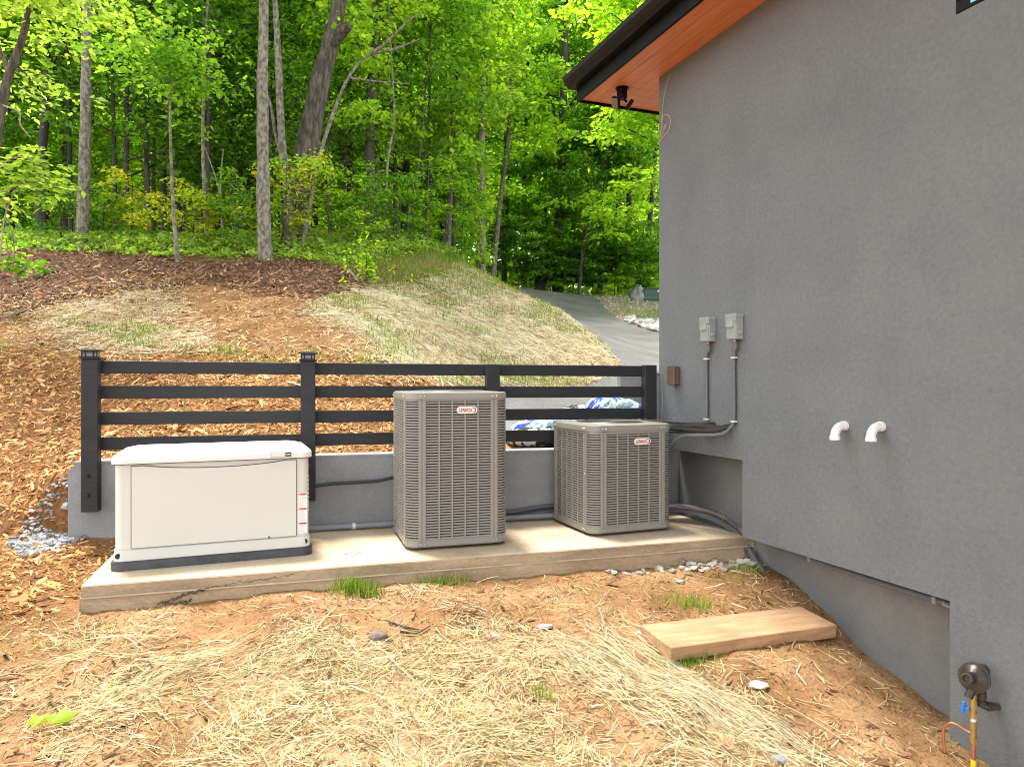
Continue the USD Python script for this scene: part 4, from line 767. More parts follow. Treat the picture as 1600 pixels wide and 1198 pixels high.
def strands(P, L, w, ang, tilt, r, bend=.15, lift=.004):
    """bent flat blades lying about: 6 vertices, 4 triangles each"""
    n = slope_n(P[:, 0], P[:, 1]); d, s, u = frames(n, ang, tilt, r); c = np.c_[P, height(P[:, 0], P[:, 1])] + n * (lift + np.abs(np.sin(tilt)) * L * .5)[:, None]
    roll = r.uniform(-.9, .9, len(P))[:, None]; sd = s * np.cos(roll) + u * np.sin(roll); b = (r.normal(0, bend, len(P)) * L)[:, None] * s + (r.normal(0, bend * .4, len(P)) * L)[:, None] * u
    h, W = (L / 2)[:, None], (w / 2)[:, None]; a0, a1 = c - d * h, c + d * h; m = c + b
    V = np.stack([a0 - sd * W, a0 + sd * W, m - sd * W, m + sd * W, a1 - sd * W * .6, a1 + sd * W * .6], 1); k = np.arange(len(P))[:, None] * 6
    return V.reshape(-1, 3), np.concatenate([k + q for q in ([0, 2, 1], [1, 2, 3], [2, 4, 3], [3, 4, 5])], 1).reshape(-1, 3)
def chips(P, L, w, th, ang, tilt, r, lift=0.0):
    """wedge-shaped wood chips: 8 vertices, 12 triangles each"""
    n = slope_n(P[:, 0], P[:, 1]); d, s, u = frames(n, ang, tilt, r); c = np.c_[P, height(P[:, 0], P[:, 1])] + n * (lift + th * .3 + np.abs(np.sin(tilt)) * L * .35)[:, None]
    roll = r.normal(0, .5, len(P))[:, None]; s, u = s * np.cos(roll) + u * np.sin(roll), u * np.cos(roll) - s * np.sin(roll); V = []
    for a in (-1, 1):
        for b in (-1, 1):
            for e in (-1, 1): V.append(c + d * (a * L / 2 * r.uniform(.7, 1.1, len(P)))[:, None] + s * (b * w / 2 * r.uniform(.5, 1.2, len(P)))[:, None] + u * (e * th / 2 * r.uniform(.5, 1, len(P)))[:, None])
    V = np.stack(V, 1); k = np.arange(len(P))[:, None] * 8; F = [(0, 1, 3), (0, 3, 2), (4, 6, 7), (4, 7, 5), (0, 4, 5), (0, 5, 1), (2, 3, 7), (2, 7, 6), (0, 2, 6), (0, 6, 4), (1, 5, 7), (1, 7, 3)]
    return V.reshape(-1, 3), np.concatenate([k + np.array(q) for q in F], 1).reshape(-1, 3)
def stones(P, size, r, lift=.2):
    s = trimesh.creation.icosphere(0); n = len(P); m = len(s.vertices); V = np.array(s.vertices)[None] * r.uniform(.6, 1.25, (n, m, 1)) * (size[:, None] * r.uniform(.6, 1.2, (n, 3)) * [1, 1, .65])[:, None, :]
    a = r.uniform(0, 6.3, n); c_, s_ = np.cos(a)[:, None], np.sin(a)[:, None]; V = np.stack([V[..., 0] * c_ - V[..., 1] * s_, V[..., 0] * s_ + V[..., 1] * c_, V[..., 2]], -1)
    V += np.c_[P, height(P[:, 0], P[:, 1]) + size * lift][:, None, :]; return V.reshape(-1, 3), (np.array(s.faces)[None] + (np.arange(n) * m)[:, None, None]).reshape(-1, 3)
def pick(P, w, r): return P[r.uniform(0, 1, len(P)) < w]
r = np.random.default_rng(11)
SLABP = Polygon(slab_poly(.02)); WALLP = Polygon(wp_)
PLANK = None
def clear(P, *polys):
    k = np.ones(len(P), bool)
    for q in polys: k &= ~shapely.contains(q, shapely.points(P[:, 0], P[:, 1]))
    return P[k]
def house_side(P): return P[P[:, 0] < 3.93 - .384 * P[:, 1]]
YARD = Polygon([(-3.4, 1.9), (-3.6, 4.4), (-2.6, 4.1), (2.1, 5.45), (3.9, 1.9)])
P = house_side(clear(rand_in(YARD, 120000, r), SLABP)); zq = zones(P[:, 0], P[:, 1])
P = pick(P, np.clip(.05 + zq['fstraw'] * (.25 + 1.1 * np.clip((fbm(np.c_[P * 7, 0 * P[:, 0]], 3, 92) - .36) / .25, 0, 1)), 0, 1) * (1 - zq['mulch'] * .85), r); n = len(P)
L = r.lognormal(-2.75, .6, n).clip(.02, .26)
obj('straw', strands(P, L, r.lognormal(-5.75, .35, n).clip(.0018, .008), 9.5 * fbm(np.c_[P * 1.6, 0 * P[:, 0]], 2, 91) + r.normal(0, .55, n) + np.where(r.uniform(0, 1, n) < .25, 1.5, 0), np.abs(r.normal(0, .10, n)), r, .06, .006), 'straw', label='loose golden straw strewn over red soil in front of slab', cat='straw', kind='stuff')
P = house_side(clear(rand_in(YARD, 9000, r), SLABP)); P = pick(P, .2 + .8 * np.clip((fbm(np.c_[P * 2.1, 0 * P[:, 0]], 3, 77) - .45) / .15, 0, 1), r); n = len(P); L = r.lognormal(-3.7, .6, n).clip(.008, .12)
obj('brown_litter', chips(P, L, L * r.uniform(.08, .3, n), r.uniform(.001, .004, n), r.uniform(0, 6.3, n), r.normal(0, .2, n), r), 'brown_litter', label='brown bark scraps and dead stems among the yard straw', cat='litter', kind='stuff')
P = house_side(clear(rand_in(YARD, 9000, r), SLABP)); n = len(P)
obj('soil_crumbs', stones(P, r.lognormal(-5.4, .55, n).clip(.0015, .014), r, .1), 'soil_crumb', label='small crumbs of soil and bark scattered over front yard', cat='soil crumbs', kind='stuff')
MZ = Polygon([(-7.5, 2.4), (-2.5, 3.5), (-2.4, 4.2), (-2.7, 5.2), (-3.3, 5.3), (1.0, 6.4), (.4, 8.6), (-4.4, 8.6), (-9, 8.8)])
P = clear(rand_in(MZ, 64000, r), SLABP, WALLP); zq = zones(P[:, 0], P[:, 1]); P = pick(P, np.clip(zq['mulch'] * 1.0 + .06, 0, 1) * (1 - zq['grass'] * .4) * (1 - zq['drive']), r); n = len(P)
L = r.lognormal(-3.45, .55, n).clip(.012, .14)
obj('wood_mulch', chips(P, L, L * r.uniform(.12, .36, n), r.uniform(.002, .006, n), r.uniform(0, 6.3, n), r.normal(0, .25, n), r), 'mulch', label='orange brown wood chip mulch beside slab and behind the fence', cat='mulch', kind='stuff')
DZ_ = Polygon([(-11, 9.0), (-6, 9.2), (-3, 9.6), (-.8, 12.6), (-1, 13.8), (-4, 13.8), (-12, 14.2)])
P = rand_in(DZ_, 42000, r); zq = zones(P[:, 0], P[:, 1]); P = pick(P, np.clip(zq['dark'] + .08, 0, 1) * (1 - .8 * zq['floor']), r); n = len(P)
L = r.lognormal(-3.0, .45, n).clip(.025, .18)
obj('bark_mulch', chips(P, L, L * r.uniform(.12, .32, n), r.uniform(.003, .008, n), r.uniform(0, 6.3, n), r.normal(0, .25, n), r), 'dark_mulch', label='dark shredded bark mulch along the top of the bank', cat='mulch', kind='stuff')
HS = Z_HSTRAW.union(Z_LITTER).union(Z_GRASSBAND).buffer(.3)
P = clear(rand_in(HS, 60000, r), WALLP); zq = zones(P[:, 0], P[:, 1]); P = pick(P, np.clip(zq['hstraw'] * .95 + zq['litter'] * .75 + .10, 0, 1) * (1 - zq['drive']) * (1 - .7 * zq['mulch']), r); n = len(P)
sx = r.normal(-.9, .55, n)
obj('hillside_straw', strands(P, r.lognormal(-2.0, .4, n).clip(.05, .35), r.uniform(.005, .010, n), np.where(r.uniform(0, 1, n) < .6, sx, r.uniform(0, 6.3, n)), np.abs(r.normal(0, .12, n)), r, .1, .012), 'pale_straw', label='pale straw matting covering the bank beside driveway', cat='straw', kind='stuff')
# chip scatter over the bare red part of the bank
P = rand_in(Z_SOIL.union(Z_LITTER).buffer(.6), 5500, r); n = len(P); L = r.lognormal(-3.3, .5, n).clip(.01, .12)
obj('twig_litter', chips(P, L, L * .2 + .004, r.uniform(.003, .008, n), r.uniform(0, 6.3, n), r.normal(0, .25, n), r), 'mulch', label='fine twigs and chips scattered on the bare red bank', cat='twigs', kind='stuff')
# netting: thin pale threads drawn down the slope over the straw
def threads(lines, n, spread, w, r):
    V, F, o = [], [], 0
    for (a, b, sp) in lines:
        for _ in range(n):
            u = np.linspace(0, 1, 26); off = r.normal(0, sp * spread); off2 = off * r.uniform(.5, 1.6)
            A, B = hit(*a)[:2], hit(*b)[:2]; d = B - A; nn = np.array([-d[1], d[0]]) / np.linalg.norm(d); s0, s1 = r.uniform(-.1, .2), r.uniform(.75, 1.1); uu = s0 + (s1 - s0) * u
            P = A + np.outer(uu, d) + np.outer(off + (off2 - off) * u + .12 * sp / .1 * np.sin(uu * r.uniform(2, 9) + r.uniform(0, 6)), nn); z = height(P[:, 0], P[:, 1]) + .02 + .012 * np.sin(uu * 17 + r.uniform(0, 6)); k = drive_mask(P[:, 0], P[:, 1]) < .5
            P = np.c_[P, z][k]
            if len(P) < 4: continue
            W = w * r.uniform(.6, 1.3); m = len(P); V += [P + [0, 0, W * .7], P - [W * .7, 0, W * .7]]; i = np.arange(m - 1); F.append(np.stack([i, i + 1, i + 1 + m, i + m], -1) + o); o += 2 * m
    return np.vstack(V), tri(np.vstack(F))
hl = [((500, 480), (650, 580), .05), ((560, 505), (690, 590), .06), ((560, 455), (720, 520), .10), ((620, 458), (830, 560), .12), ((690, 445), (900, 560), .12), ((650, 470), (800, 590), .14), ((740, 440), (960, 560), .10), ((600, 470), (760, 600), .16), ((770, 435), (965, 562), .05), ((700, 480), (880, 575), .12), ((560, 470), (640, 560), .15)]
obj('hillside_netting', threads(hl, 22, 1.4, .0042, r), 'pale_net', label='pale green erosion netting stretched over straw on the bank', cat='netting', kind='stuff')
fl = [((880, 1000), (1240, 1185), .05), ((930, 985), (1290, 1190), .05), ((860, 1010), (1140, 1195), .08), ((320, 1090), (520, 1000), .05), ((100, 1120), (420, 1000), .06), ((300, 1130), (700, 1060), .10), ((60, 1060), (170, 1010), .04), ((560, 1130), (860, 1190), .12)]
obj('yard_netting', threads(fl, 26, 1.5, .0013, r), 'net', label='pale green netting bunched over the straw in the yard', cat='netting', kind='stuff')
# grass
def blades(P, Ht, w, r, lean=.35):
    z = height(P[:, 0], P[:, 1]); n = len(P); a = r.uniform(0, 6.3, n); d = np.stack([np.cos(a), np.sin(a), 0 * a], -1); s = np.stack([-np.sin(a), np.cos(a), 0 * a], -1); ln = np.abs(r.normal(lean, .25, n))[:, None]
    c = np.c_[P, z - .005]; m = c + d * (ln * Ht[:, None] * .35) + [0, 0, 1] * (Ht * .6)[:, None]; tp = c + d * (ln * Ht[:, None]) + [0, 0, 1] * (Ht * (1.05 - .4 * ln[:, 0] ** 2).clip(.4))[:, None]; W = (w / 2)[:, None]
    V = np.stack([c - s * W, c + s * W, m - s * W * .8, m + s * W * .8, tp], 1); k = np.arange(n)[:, None] * 5
    return V.reshape(-1, 3), np.concatenate([k + q for q in ([0, 1, 2], [1, 3, 2], [2, 3, 4])], 1).reshape(-1, 3)
def tuft(name, px, py, n, rad, Ht, label, w=.004):
    c = hit(px, py)[:2]; P = c + r.normal(0, rad, (n, 2)) * [1, .5]; P = clear(P, SLABP); obj(name, blades(P, r.uniform(.5, 1.1, len(P)) * Ht, np.full(len(P), w), r), 'grass', label=label, cat='grass tuft', kind='stuff')
tuft('grass_tuft', 556, 927, 420, .085, .11, 'bright green grass tuft against slab below the bare slab gap')
tuft('grass_tuft', 690, 910, 260, .11, .085, 'thinner green grass tuft against slab under tall condenser')
tuft('grass_tuft', 1083, 946, 220, .10, .09, 'sparse green grass tuft behind the timber plank')
tuft('grass_tuft', 1075, 1034, 220, .09, .07, 'short grass growing at the near left corner of plank')
tuft('grass_tuft', 1165, 893, 90, .06, .07, 'few grass blades beside copper tubing at slab end')
tuft('grass_tuft', 845, 1090, 40, .03, .10, 'lone upright grass clump in straw at lower centre')
tuft('grass_tuft', 1130, 905, 40, .08, .05, 'tiny grass sprouts by rubble under the short condenser')
P = house_side(clear(rand_in(YARD, 30000, r), SLABP)); zq = zones(P[:, 0], P[:, 1]); pat = np.clip((fbm(np.c_[P * 2.3, 0 * P[:, 0]], 3, 55) - .52) / .1, 0, 1); P = pick(P, (.06 + pat * .34) * (1 - zq['mulch']), r); n = len(P)
obj('yard_grass', blades(P, r.uniform(.015, .065, n), np.full(n, .003), r, .7), 'grass', label='sparse young grass sprouting through straw in the yard', cat='grass', kind='stuff')
GB = Z_GRASSBAND.union(Z_CREST).union(Z_HSTRAW).union(Z_SHOULDER.buffer(.2)).buffer(.2)
P = rand_in(GB, 170000, r); zq = zones(P[:, 0], P[:, 1]); P = pick(P, np.clip(zq['grass'] * .6 + .02, 0, 1) * (1 - zq['drive']), r); n = len(P)
obj('bank_grass', blades(P, r.uniform(.04, .15, n), np.full(n, .010), r, .5), 'grass', label='young green grass in patches over the bank', cat='grass', kind='stuff')
# gravel and rocks
GP = ground_poly([(120, 775), (85, 775), (55, 800), (18, 850), (40, 868), (80, 858), (130, 842), (125, 800)]).buffer(.03)
P = clear(rand_in(GP, 900, r), WALLP); w = .25 + .75 * pmask(GP, P[:, 0], P[:, 1], .12); P = pick(P, w, r)
obj('gravel', stones(P, r.lognormal(-4.1, .3, len(P)), r), 'gravel', label='pale blue grey gravel heaped at the left end of retaining wall', cat='gravel', kind='stuff')
RS = Polygon([(2.95, 19.6), (3.25, 18.2), (3.65, 16.9), (5.5, 15.4), (6, 16), (4.3, 17.6), (3.6, 18.8), (3.3, 19.8)])
P = rand_in(RS, 520, r); obj('drain_rock', stones(P, r.uniform(.05, .12, len(P)), r, .4), 'white_rock', label='white drain rock laid along the far edge of driveway', cat='rocks', kind='stuff')
P = rand_in(Z_SHOULDER, 2500, r); obj('shoulder_gravel', stones(P, r.uniform(.015, .045, len(P)), r), 'white_rock', label='fine pale gravel on the shoulder across driveway', cat='gravel', kind='stuff')
RB = ground_poly([(930, 884), (1010, 880), (1100, 874), (1160, 868), (1190, 880), (1175, 893), (1060, 893), (950, 896)])
P = clear(rand_in(RB, 260, r), SLABP); obj('rubble', stones(P, r.lognormal(-3.9, .45, len(P)).clip(.008, .042), r), 'rubble', label='broken pale concrete rubble along slab foot near the house', cat='rubble', kind='stuff')
# single stones, sticks and leaves
def stone(px, py, size, m, label, seed, name='stone'):
    p = hit(px, py); v, f = rock(seed, 2, .5, 1.5); obj(name, (v * np.array(size) + [p[0], p[1], height(p[0], p[1]) + size[2] * .35], f), m, smooth=50, label=label, cat='stone')
stone(590, 995, (.055, .04, .038), 'stone_dark', 'dark brown dirt clod lying in straw left of centre', 1)
stone(608, 1003, (.02, .016, .015), 'stone_dark', 'small dark pebble touching the brown dirt clod', 2)
stone(852, 983, (.05, .03, .014), 'stone_pale', 'flat white stone in the soil left of the plank', 3)
stone(738, 978, (.03, .022, .014), 'stone_dark', 'flat brown stone on the soil below tall condenser', 4)
stone(776, 996, (.035, .018, .012), 'stone_pale', 'narrow grey stone below tall condenser, nearer the camera', 5)
stone(1000, 988, (.022, .016, .014), 'stone_pale', 'white pebble touching the far left corner of plank', 6)
stone(1184, 1071, (.06, .045, .012), 'stone_pale', 'broad flat grey stone in front of the plank', 7)
stone(1218, 1187, (.032, .028, .022), 'boulder', 'blue grey stone at the bottom edge in straw', 8)
stone(1064, 907, (.03, .025, .015), 'stone_pale', 'white rubble lump in soil below short condenser', 9)
stone(145, 478, (.09, .07, .05), 'stone_pale', 'pale stone on the bank above left fence post', 10)
stone(90, 862, (.03, .02, .012), 'stone_pale', 'white stone at the edge of mulch left of slab', 12)
def stick(pts, rad, label, m='twig', lift=.012, name='stick'):
    P = np.array([[*hit(a, b)[:2], 0] for a, b in pts]); P[:, 2] = height(P[:, 0], P[:, 1]) + lift; P = spline(P, 16); obj(name, tube(P, np.linspace(rad, rad * .5, len(P)), 6), m, smooth=40, label=label, cat='stick')
stick([(608, 974), (640, 980), (655, 982)], .007, 'short dark stick beside the brown dirt clod', 'bark_brown')
stick([(625, 990), (650, 985), (672, 977)], .007, 'crooked twig just right of the short dark stick', 'bark_brown', .016)
stick([(760, 896), (800, 889), (840, 895)], .006, 'pale root fibre lying against slab under tall condenser')
stick([(0, 498), (20, 492), (45, 484)], .03, 'weathered pale branch on the bank at left edge')
stick([(55, 437), (75, 430), (92, 427)], .05, 'thick dark log piece on the bark mulch at left', 'bark_brown', .03)
stick([(545, 424), (560, 440)], .03, 'fallen grey limb on bark mulch beside little green bush')
stick([(240, 480), (252, 470)], .02, 'short pale stick on the red bank')
stick([(305, 425), (320, 415)], .025, 'bleached stick on bark mulch beneath the thin sapling')
for k, (px, py, s_) in enumerate(((541, 866, .012), (548, 863, .016), (556, 866, .011), (562, 862, .014), (553, 868, .009))):
    q = at(px, py, EYE * FPX / (py - HY)); v, f = rock(40 + k, 1, .6, 1.6); obj('grey_flake', (v * [s_, s_ * .7, s_ * .25] + [q[0], q[1], s_ * .2], f), 'gravel', label=('flake of grey debris on slab, leftmost of its little row', 'largest flake of grey debris in the row on slab', 'middle flake of grey debris on slab between generator and condenser', 'rightmost flake of grey debris in the row on slab', 'smallest flake of grey debris, nearest the slab edge')[k], cat='debris')
# timber plank
pk = [hit(1048, 1036), hit(1312, 1012)]
a = pk[0]; b = np.array([2.02, 4.52, 0]); d = b[:2] - a[:2]; PLW = np.linalg.norm(d)
zA, zB = float(h0(a[0], a[1])) + .006, -.445
t = thing('timber_plank', 'thick raw timber plank lying on soil near the wall', 'plank', (a[0], a[1], zA), math.atan2(d[1], d[0]))
m = rot(box(-.005, PLW * 1.05, .0, .315, .0, .084, .004), [0, 1, 0], -math.atan2(zB - zA, PLW)); obj('board', rot(m, [1, 0, 0], .10), 'timber', t)
# fallen leaves with a shape of their own
def lobed(n_lobes, s):
    out = []
    for k in range(n_lobes * 2 + 1):
        a = math.pi * (-.12 + 1.24 * k / (n_lobes * 2)); q = s * (1.0 if k % 2 else .55); out.append((q * math.cos(a), q * math.sin(a) * 1.1))
    return Polygon([(-.03 * s, -.25 * s), (.03 * s, -.25 * s)] + out).buffer(0)
def leaf_thing(px, py, s, m, label, tilt, rz_):
    p = hit(px, py); mm = trimesh.creation.extrude_polygon(lobed(3, s), .002, engine='earcut'); v = np.array(mm.vertices); v[:, 2] += np.abs(v[:, 0]) * .35
    v, f = rot(rot((v, np.array(mm.faces)), [1, 0, 0], tilt), [0, 0, 1], rz_); obj('fallen_leaf', (v + [p[0], p[1], height(p[0], p[1]) + .03], f), m, label=label, cat='leaf')
leaf_thing(95, 1136, .07, 'leaf_yellow', 'large yellow green lobed leaf on straw at lower left', .5, .3)
leaf_thing(60, 1138, .05, 'leaf_yellow', 'smaller yellow green leaf left of the large lobed leaf', .6, 1.2)
leaf_thing(1200, 945, .03, 'leaf_mid', 'small green leaf on soil between plank and slab', .5, 2.0)
P = np.array([hit(55 + r.normal(0, 8), 1) for _ in range(0)]).reshape(-1, 3)

# ------------------------------------------------------------------ woods
def leaf_cards(C, N, D, Ls, Ws, fold=.25):
    """folded leaves: 4 vertices, 2 triangles each; C centres, N normals, D directions"""
    D = D - N * (D * N).sum(1, keepdims=True); D /= np.linalg.norm(D, axis=1, keepdims=True) + 1e-9; S = np.cross(N, D); h, W = (Ls / 2)[:, None], (Ws / 2)[:, None]
    V = np.stack([C - D * h, C - D * h * .1 + S * W + N * W * fold, C + D * h, C - D * h * .1 - S * W + N * W * fold], 1); k = np.arange(len(C))[:, None] * 4
    return V.reshape(-1, 3), np.concatenate([k + q for q in ([0, 2, 1], [0, 3, 2])], 1).reshape(-1, 3)
def sprays(cs, rh, rv, per, leaf, r, droop=.25, tilt=.5, facing_=None):
    """flat sprays of leaves round the centres cs"""
    cs = np.asarray(cs, float); n = len(cs); k = np.repeat(np.arange(n), per); m = len(k); rh = np.broadcast_to(rh, n)[k]; rv = np.broadcast_to(rv, n)[k]
    a = r.uniform(0, 6.283, m); q = np.sqrt(r.uniform(0, 1, m)); el = r.uniform(.55, 1.3, (n, 2))[k]
    off = np.stack([np.cos(a) * q * rh * el[:, 0], np.sin(a) * q * rh * el[:, 1], r.normal(0, 1, m) * rv - droop * q * q * rh], -1)
    C = cs[k] + off; N = np.stack([np.cos(a) * q * .3, np.sin(a) * q * .3, np.ones(m)], -1) + r.normal(0, tilt, (m, 3)); N /= np.linalg.norm(N, axis=1, keepdims=True)
    D = off + r.normal(0, .4, (m, 3)) * rh[:, None] + [0, 0, -.15]; Ls = leaf * r.lognormal(0, .25, m); return leaf_cards(C, N, D, Ls, Ls * r.uniform(.5, .75, m))
def limb_tubes(trunk_at, r, n, z0, z1, Lr, rad, up=.45):
    out, ends = [], []
    for k in range(n):
        z = z0 + (z1 - z0) * (k + r.uniform(0, 1)) / n; a = r.uniform(0, 6.283); Lb = r.uniform(*Lr) * (1.1 - .5 * (z - z0) / (z1 - z0)); b = trunk_at(z); d = np.array([math.cos(a), math.sin(a), up * r.uniform(.3, 1.6)])
        p = [b, b + d * Lb * .4 + [0, 0, .05 * Lb], b + d * Lb * .75 + r.normal(0, .06 * Lb, 3), b + d * Lb + r.normal(0, .1 * Lb, 3)]; out.append(tube(spline(p, 9), np.linspace(rad * r.uniform(.6, 1), .008, 10), 5, False)); ends += [p[1], p[2], p[3], (p[1] + p[2]) / 2 + r.normal(0, .3, 3), (p[2] + p[3]) / 2 + r.normal(0, .3, 3)]
    return out, np.array(ends)
def trunk_tube(P, R, sides=10, n=22, seed=0, rough=.07):
    P = spline(P, n); R = np.interp(np.linspace(0, 1, len(P)), np.linspace(0, 1, len(R)), R); v, f = tube(P, R, sides); m = len(P) * sides
    v[:m] += (np.repeat(P, sides, 0) - v[:m]) * ((fbm(v[:m] * [6, 6, 2.5], 3, seed) - .5) * 2 * rough * 3)[:, None]; return v, f
r = np.random.default_rng(23)
def proto_tree(name, label, H, rad, leafmat, bark, zlow, spread, nl, per, leaf, loc, rz, s, group, seed):
    q = np.random.default_rng(seed); lean = q.normal(0, .02, 2) * H; P = np.array([(0, 0, -.5), (0, 0, .3), (lean[0] * .3, lean[1] * .3, H * .35), (lean[0] * .7 + q.normal(0, .1), lean[1] * .7, H * .7), (lean[0], lean[1], H)])
    ta = lambda z: np.array([np.interp(z, P[:, 2], P[:, 0]), np.interp(z, P[:, 2], P[:, 1]), z])
    t = thing(name, label, 'tree', loc, rz, group, s)
    lt, ends = limb_tubes(ta, q, nl, zlow, H * .96, (spread * .5, spread), rad * .45)
    tk = obj('trunk', trunk_tube(P, [rad * 1.35, rad, rad * .8, rad * .5, .02], 9, 20, seed), bark, t, smooth=60)
    obj('limbs', join(*lt), bark, tk, smooth=60)
    ex = ends + q.normal(0, .35, ends.shape); cs = np.vstack([ends, ex]); obj('crown', sprays(cs, q.uniform(.45, .95, len(cs)), .09, per, leaf, q, .3), leafmat, t)
    return t
TREES = [  # name, label, height, radius, leaves, bark, lowest limb, spread, limbs, leaves per spray, leaf size
    ('broadleaf_tree', 'mid green broadleaf tree standing deep in the woods', 15, .17, 'leaf_mid', 'bark_dark', 2.5, 3.0, 30, 28, .17),
    ('bright_broadleaf_tree', 'yellow green sunlit broadleaf tree standing deep in the woods', 16, .16, 'leaf_bright', 'bark_brown', 3.0, 3.1, 30, 28, .17),
    ('dark_broadleaf_tree', 'dark green broadleaf tree standing deep in the woods', 14, .15, 'leaf_dark', 'bark_dark', 1.8, 2.8, 30, 28, .16),
    ('pale_poplar_tree', 'tall pale green poplar standing deep in the woods', 17, .18, 'leaf_pale', 'bark_grey', 3.5, 2.6, 32, 28, .16),
    ('understory_tree', 'slender low understory tree with layered leaves in the woods', 7.5, .06, 'leaf_mid', 'bark_dark', 1.5, 2.0, 22, 28, .13),
    ('bright_understory_tree', 'slender low understory tree with glowing leaves in the woods', 6.5, .05, 'leaf_bright', 'bark_brown', 1.1, 1.9, 22, 28, .13)]
TREES.append(('pole_tree', 'thin dark bare trunk standing among the undergrowth', 12, .055, 'leaf_mid', 'bark_dark', 6.5, 1.6, 14, 26, .15))
protos = {}
def plant(kind, x, y, s=1.0, rz=None):
    nm_, lab = TREES[kind][:2]; rz = r.uniform(0, 6.28) if rz is None else rz; loc = (x, y, float(h0(x, y)) - .1); g = lab.split(' standing')[0].split(' in the')[0] + 's among the woods'
    if kind not in protos: protos[kind] = proto_tree(*TREES[kind], loc, rz, s, g, 100 + kind)
    else: dup(protos[kind], lab, loc, rz, s, g)
def free(x, y, m=1.2):
    return not DRIVE.buffer(m).contains(Point(x, y)) and not Z_SHOULDER.buffer(m).contains(Point(x, y)) and x < 3.2 - .384 * y + 8 * (y > 22)
rows = [(20, 24, 3.0, (0, 1, 2, 3)), (24.5, 28, 3.1, (1, 0, 3, 2)), (29, 34, 4.6, (0, 1, 2, 3))]
for ya, yb, dxx, kinds in rows:
    for x in np.arange(-.80 * yb, .30 * yb + 2, dxx):
        xx_, yy_ = x + r.uniform(-.4, .4) * dxx, r.uniform(ya, yb)
        if free(xx_, yy_) and (xx_ < -1.2 or yy_ > 27.5): plant(int(r.choice(kinds, p=(.3, .24, .29, .17))), xx_, yy_, r.uniform(.85, 1.15))
for ya, yb, dxx in ((16.5, 18, 3.6), (18.5, 22, 2.6), (24, 28, 2.6), (28, 32, 2.4), (33, 38, 2.6)):
    for x in np.arange(-.80 * yb, .28 * yb, dxx):
        xx_, yy_ = x + r.uniform(-.5, .5) * dxx, r.uniform(ya, yb)
        if free(xx_, yy_, .8) and (xx_ < -1.6 or yy_ > 27.2): plant(int(r.choice((4, 5), p=(.55, .45))), xx_, yy_, r.uniform(.7, 1.15))
for x_, y_ in ((-9.6, 17.2), (-8.4, 19.3), (-7.3, 17.0), (-6.6, 20.5), (-5.6, 18.6), (-4.9, 21.5), (-4.3, 18.2), (-10.5, 20.8), (-11.8, 19.0), (-3.4, 20.6), (-2.6, 21.8), (-7.9, 22.4), (-1.9, 22.8), (-9.1, 23.2), (1.4, 29.2), (2.6, 30.1), (4.4, 29.4), (-.4, 30.5)): plant(6, x_, y_, r.uniform(.8, 1.3))
# a far wall of foliage that reads as one mass
C = np.vstack([np.c_[r.uniform(-28, 14, 1300), r.uniform(36, 52, 1300), r.uniform(0, 17, 1300)], np.c_[r.uniform(-46, 26, 700), r.uniform(41, 56, 700), r.uniform(.2, 1, 700) ** 1.4 * 24], np.c_[r.uniform(-70, 40, 700), r.uniform(58, 80, 700), r.uniform(0, 34, 700)]]); C[:, 2] += h0(C[:, 0], C[:, 1]); n1 = len(C)
obj('distant_woods', sprays(C, r.uniform(1.3, 2.6, n1), .45, 64, .46, r, .3, .7), 'leaf_bright', label='light green mass of woods far behind the trees', cat='woods', kind='stuff')

# trees that stand at the edge of the wood, each as it leans in the photograph
def edge_tree(name, label, pix, Y, w0, w1, bark, leaf=None, nl=0, zr=(4, 10), spread=1.8, per=30, ls=.14, top=None, branches=(), seed=0, cat='tree', dy=0.0, sp=(.35, .75)):
    q = np.random.default_rng(900 + seed); P = [at(px, py, Y + dy * k) for k, (px, py) in enumerate(pix)]; g = float(h0(P[0][0], P[0][1])); dz = g - P[0][2]
    base = np.array([P[0][0], P[0][1], g - .05]); Q = [np.array(p) for p in P]; Q[0] = base
    if top: d_ = Q[-1] - Q[-2]; Q.append(Q[-1] + d_ / np.linalg.norm(d_) * top)
    L_ = np.array(Q) - base; R0, R1 = w0 / FPX * Y / 2, w1 / FPX * Y / 2
    t = thing(name, label, cat, base); full = np.vstack([[0, 0, -.3], L_])
    tk = obj('trunk', trunk_tube(full, [R0 * 1.25, R0, (R0 + R1) / 2, R1, R1 * .6 if top else R1 * .8], 12, 30, seed), bark, t, smooth=60)
    for b in branches:
        pts = np.array([at(px, py, Y + dy_) - base for px, py, dy_, _ in b]); obj('branch', tube(spline(pts, 22), np.interp(np.linspace(0, 1, 23), np.linspace(0, 1, len(b)), [w / FPX * Y / 2 for *_, w in b])[:len(spline(pts, 22))], 7), bark, tk, smooth=60)
    if leaf:
        zs_ = L_[:, 2]; o = np.argsort(zs_); ta = lambda z: np.array([np.interp(z, zs_[o], L_[o, 0]), np.interp(z, zs_[o], L_[o, 1]), z]); lt, ends = limb_tubes(ta, q, nl, zr[0], min(zr[1], zs_.max()), (spread * .5, spread), R1 * .5, .3)
        obj('limbs', join(*lt), bark, tk, smooth=60); cs = np.vstack([ends[1:], ends[1:] + q.normal(0, .3, ends[1:].shape)]); obj('crown', sprays(cs, q.uniform(*sp, len(cs)), .06, per, ls, q, .25), leaf, t)
    return t
E = edge_tree
E('poplar_tree', 'straight pale poplar trunk rising from the bark mulch', [(415, 407), (412, 330), (410, 150), (412, 0)], 13, 23, 15, 'bark_grey', 'leaf_mid', 8, (7.5, 15), 2.6, 34, .14, 9, seed=1)
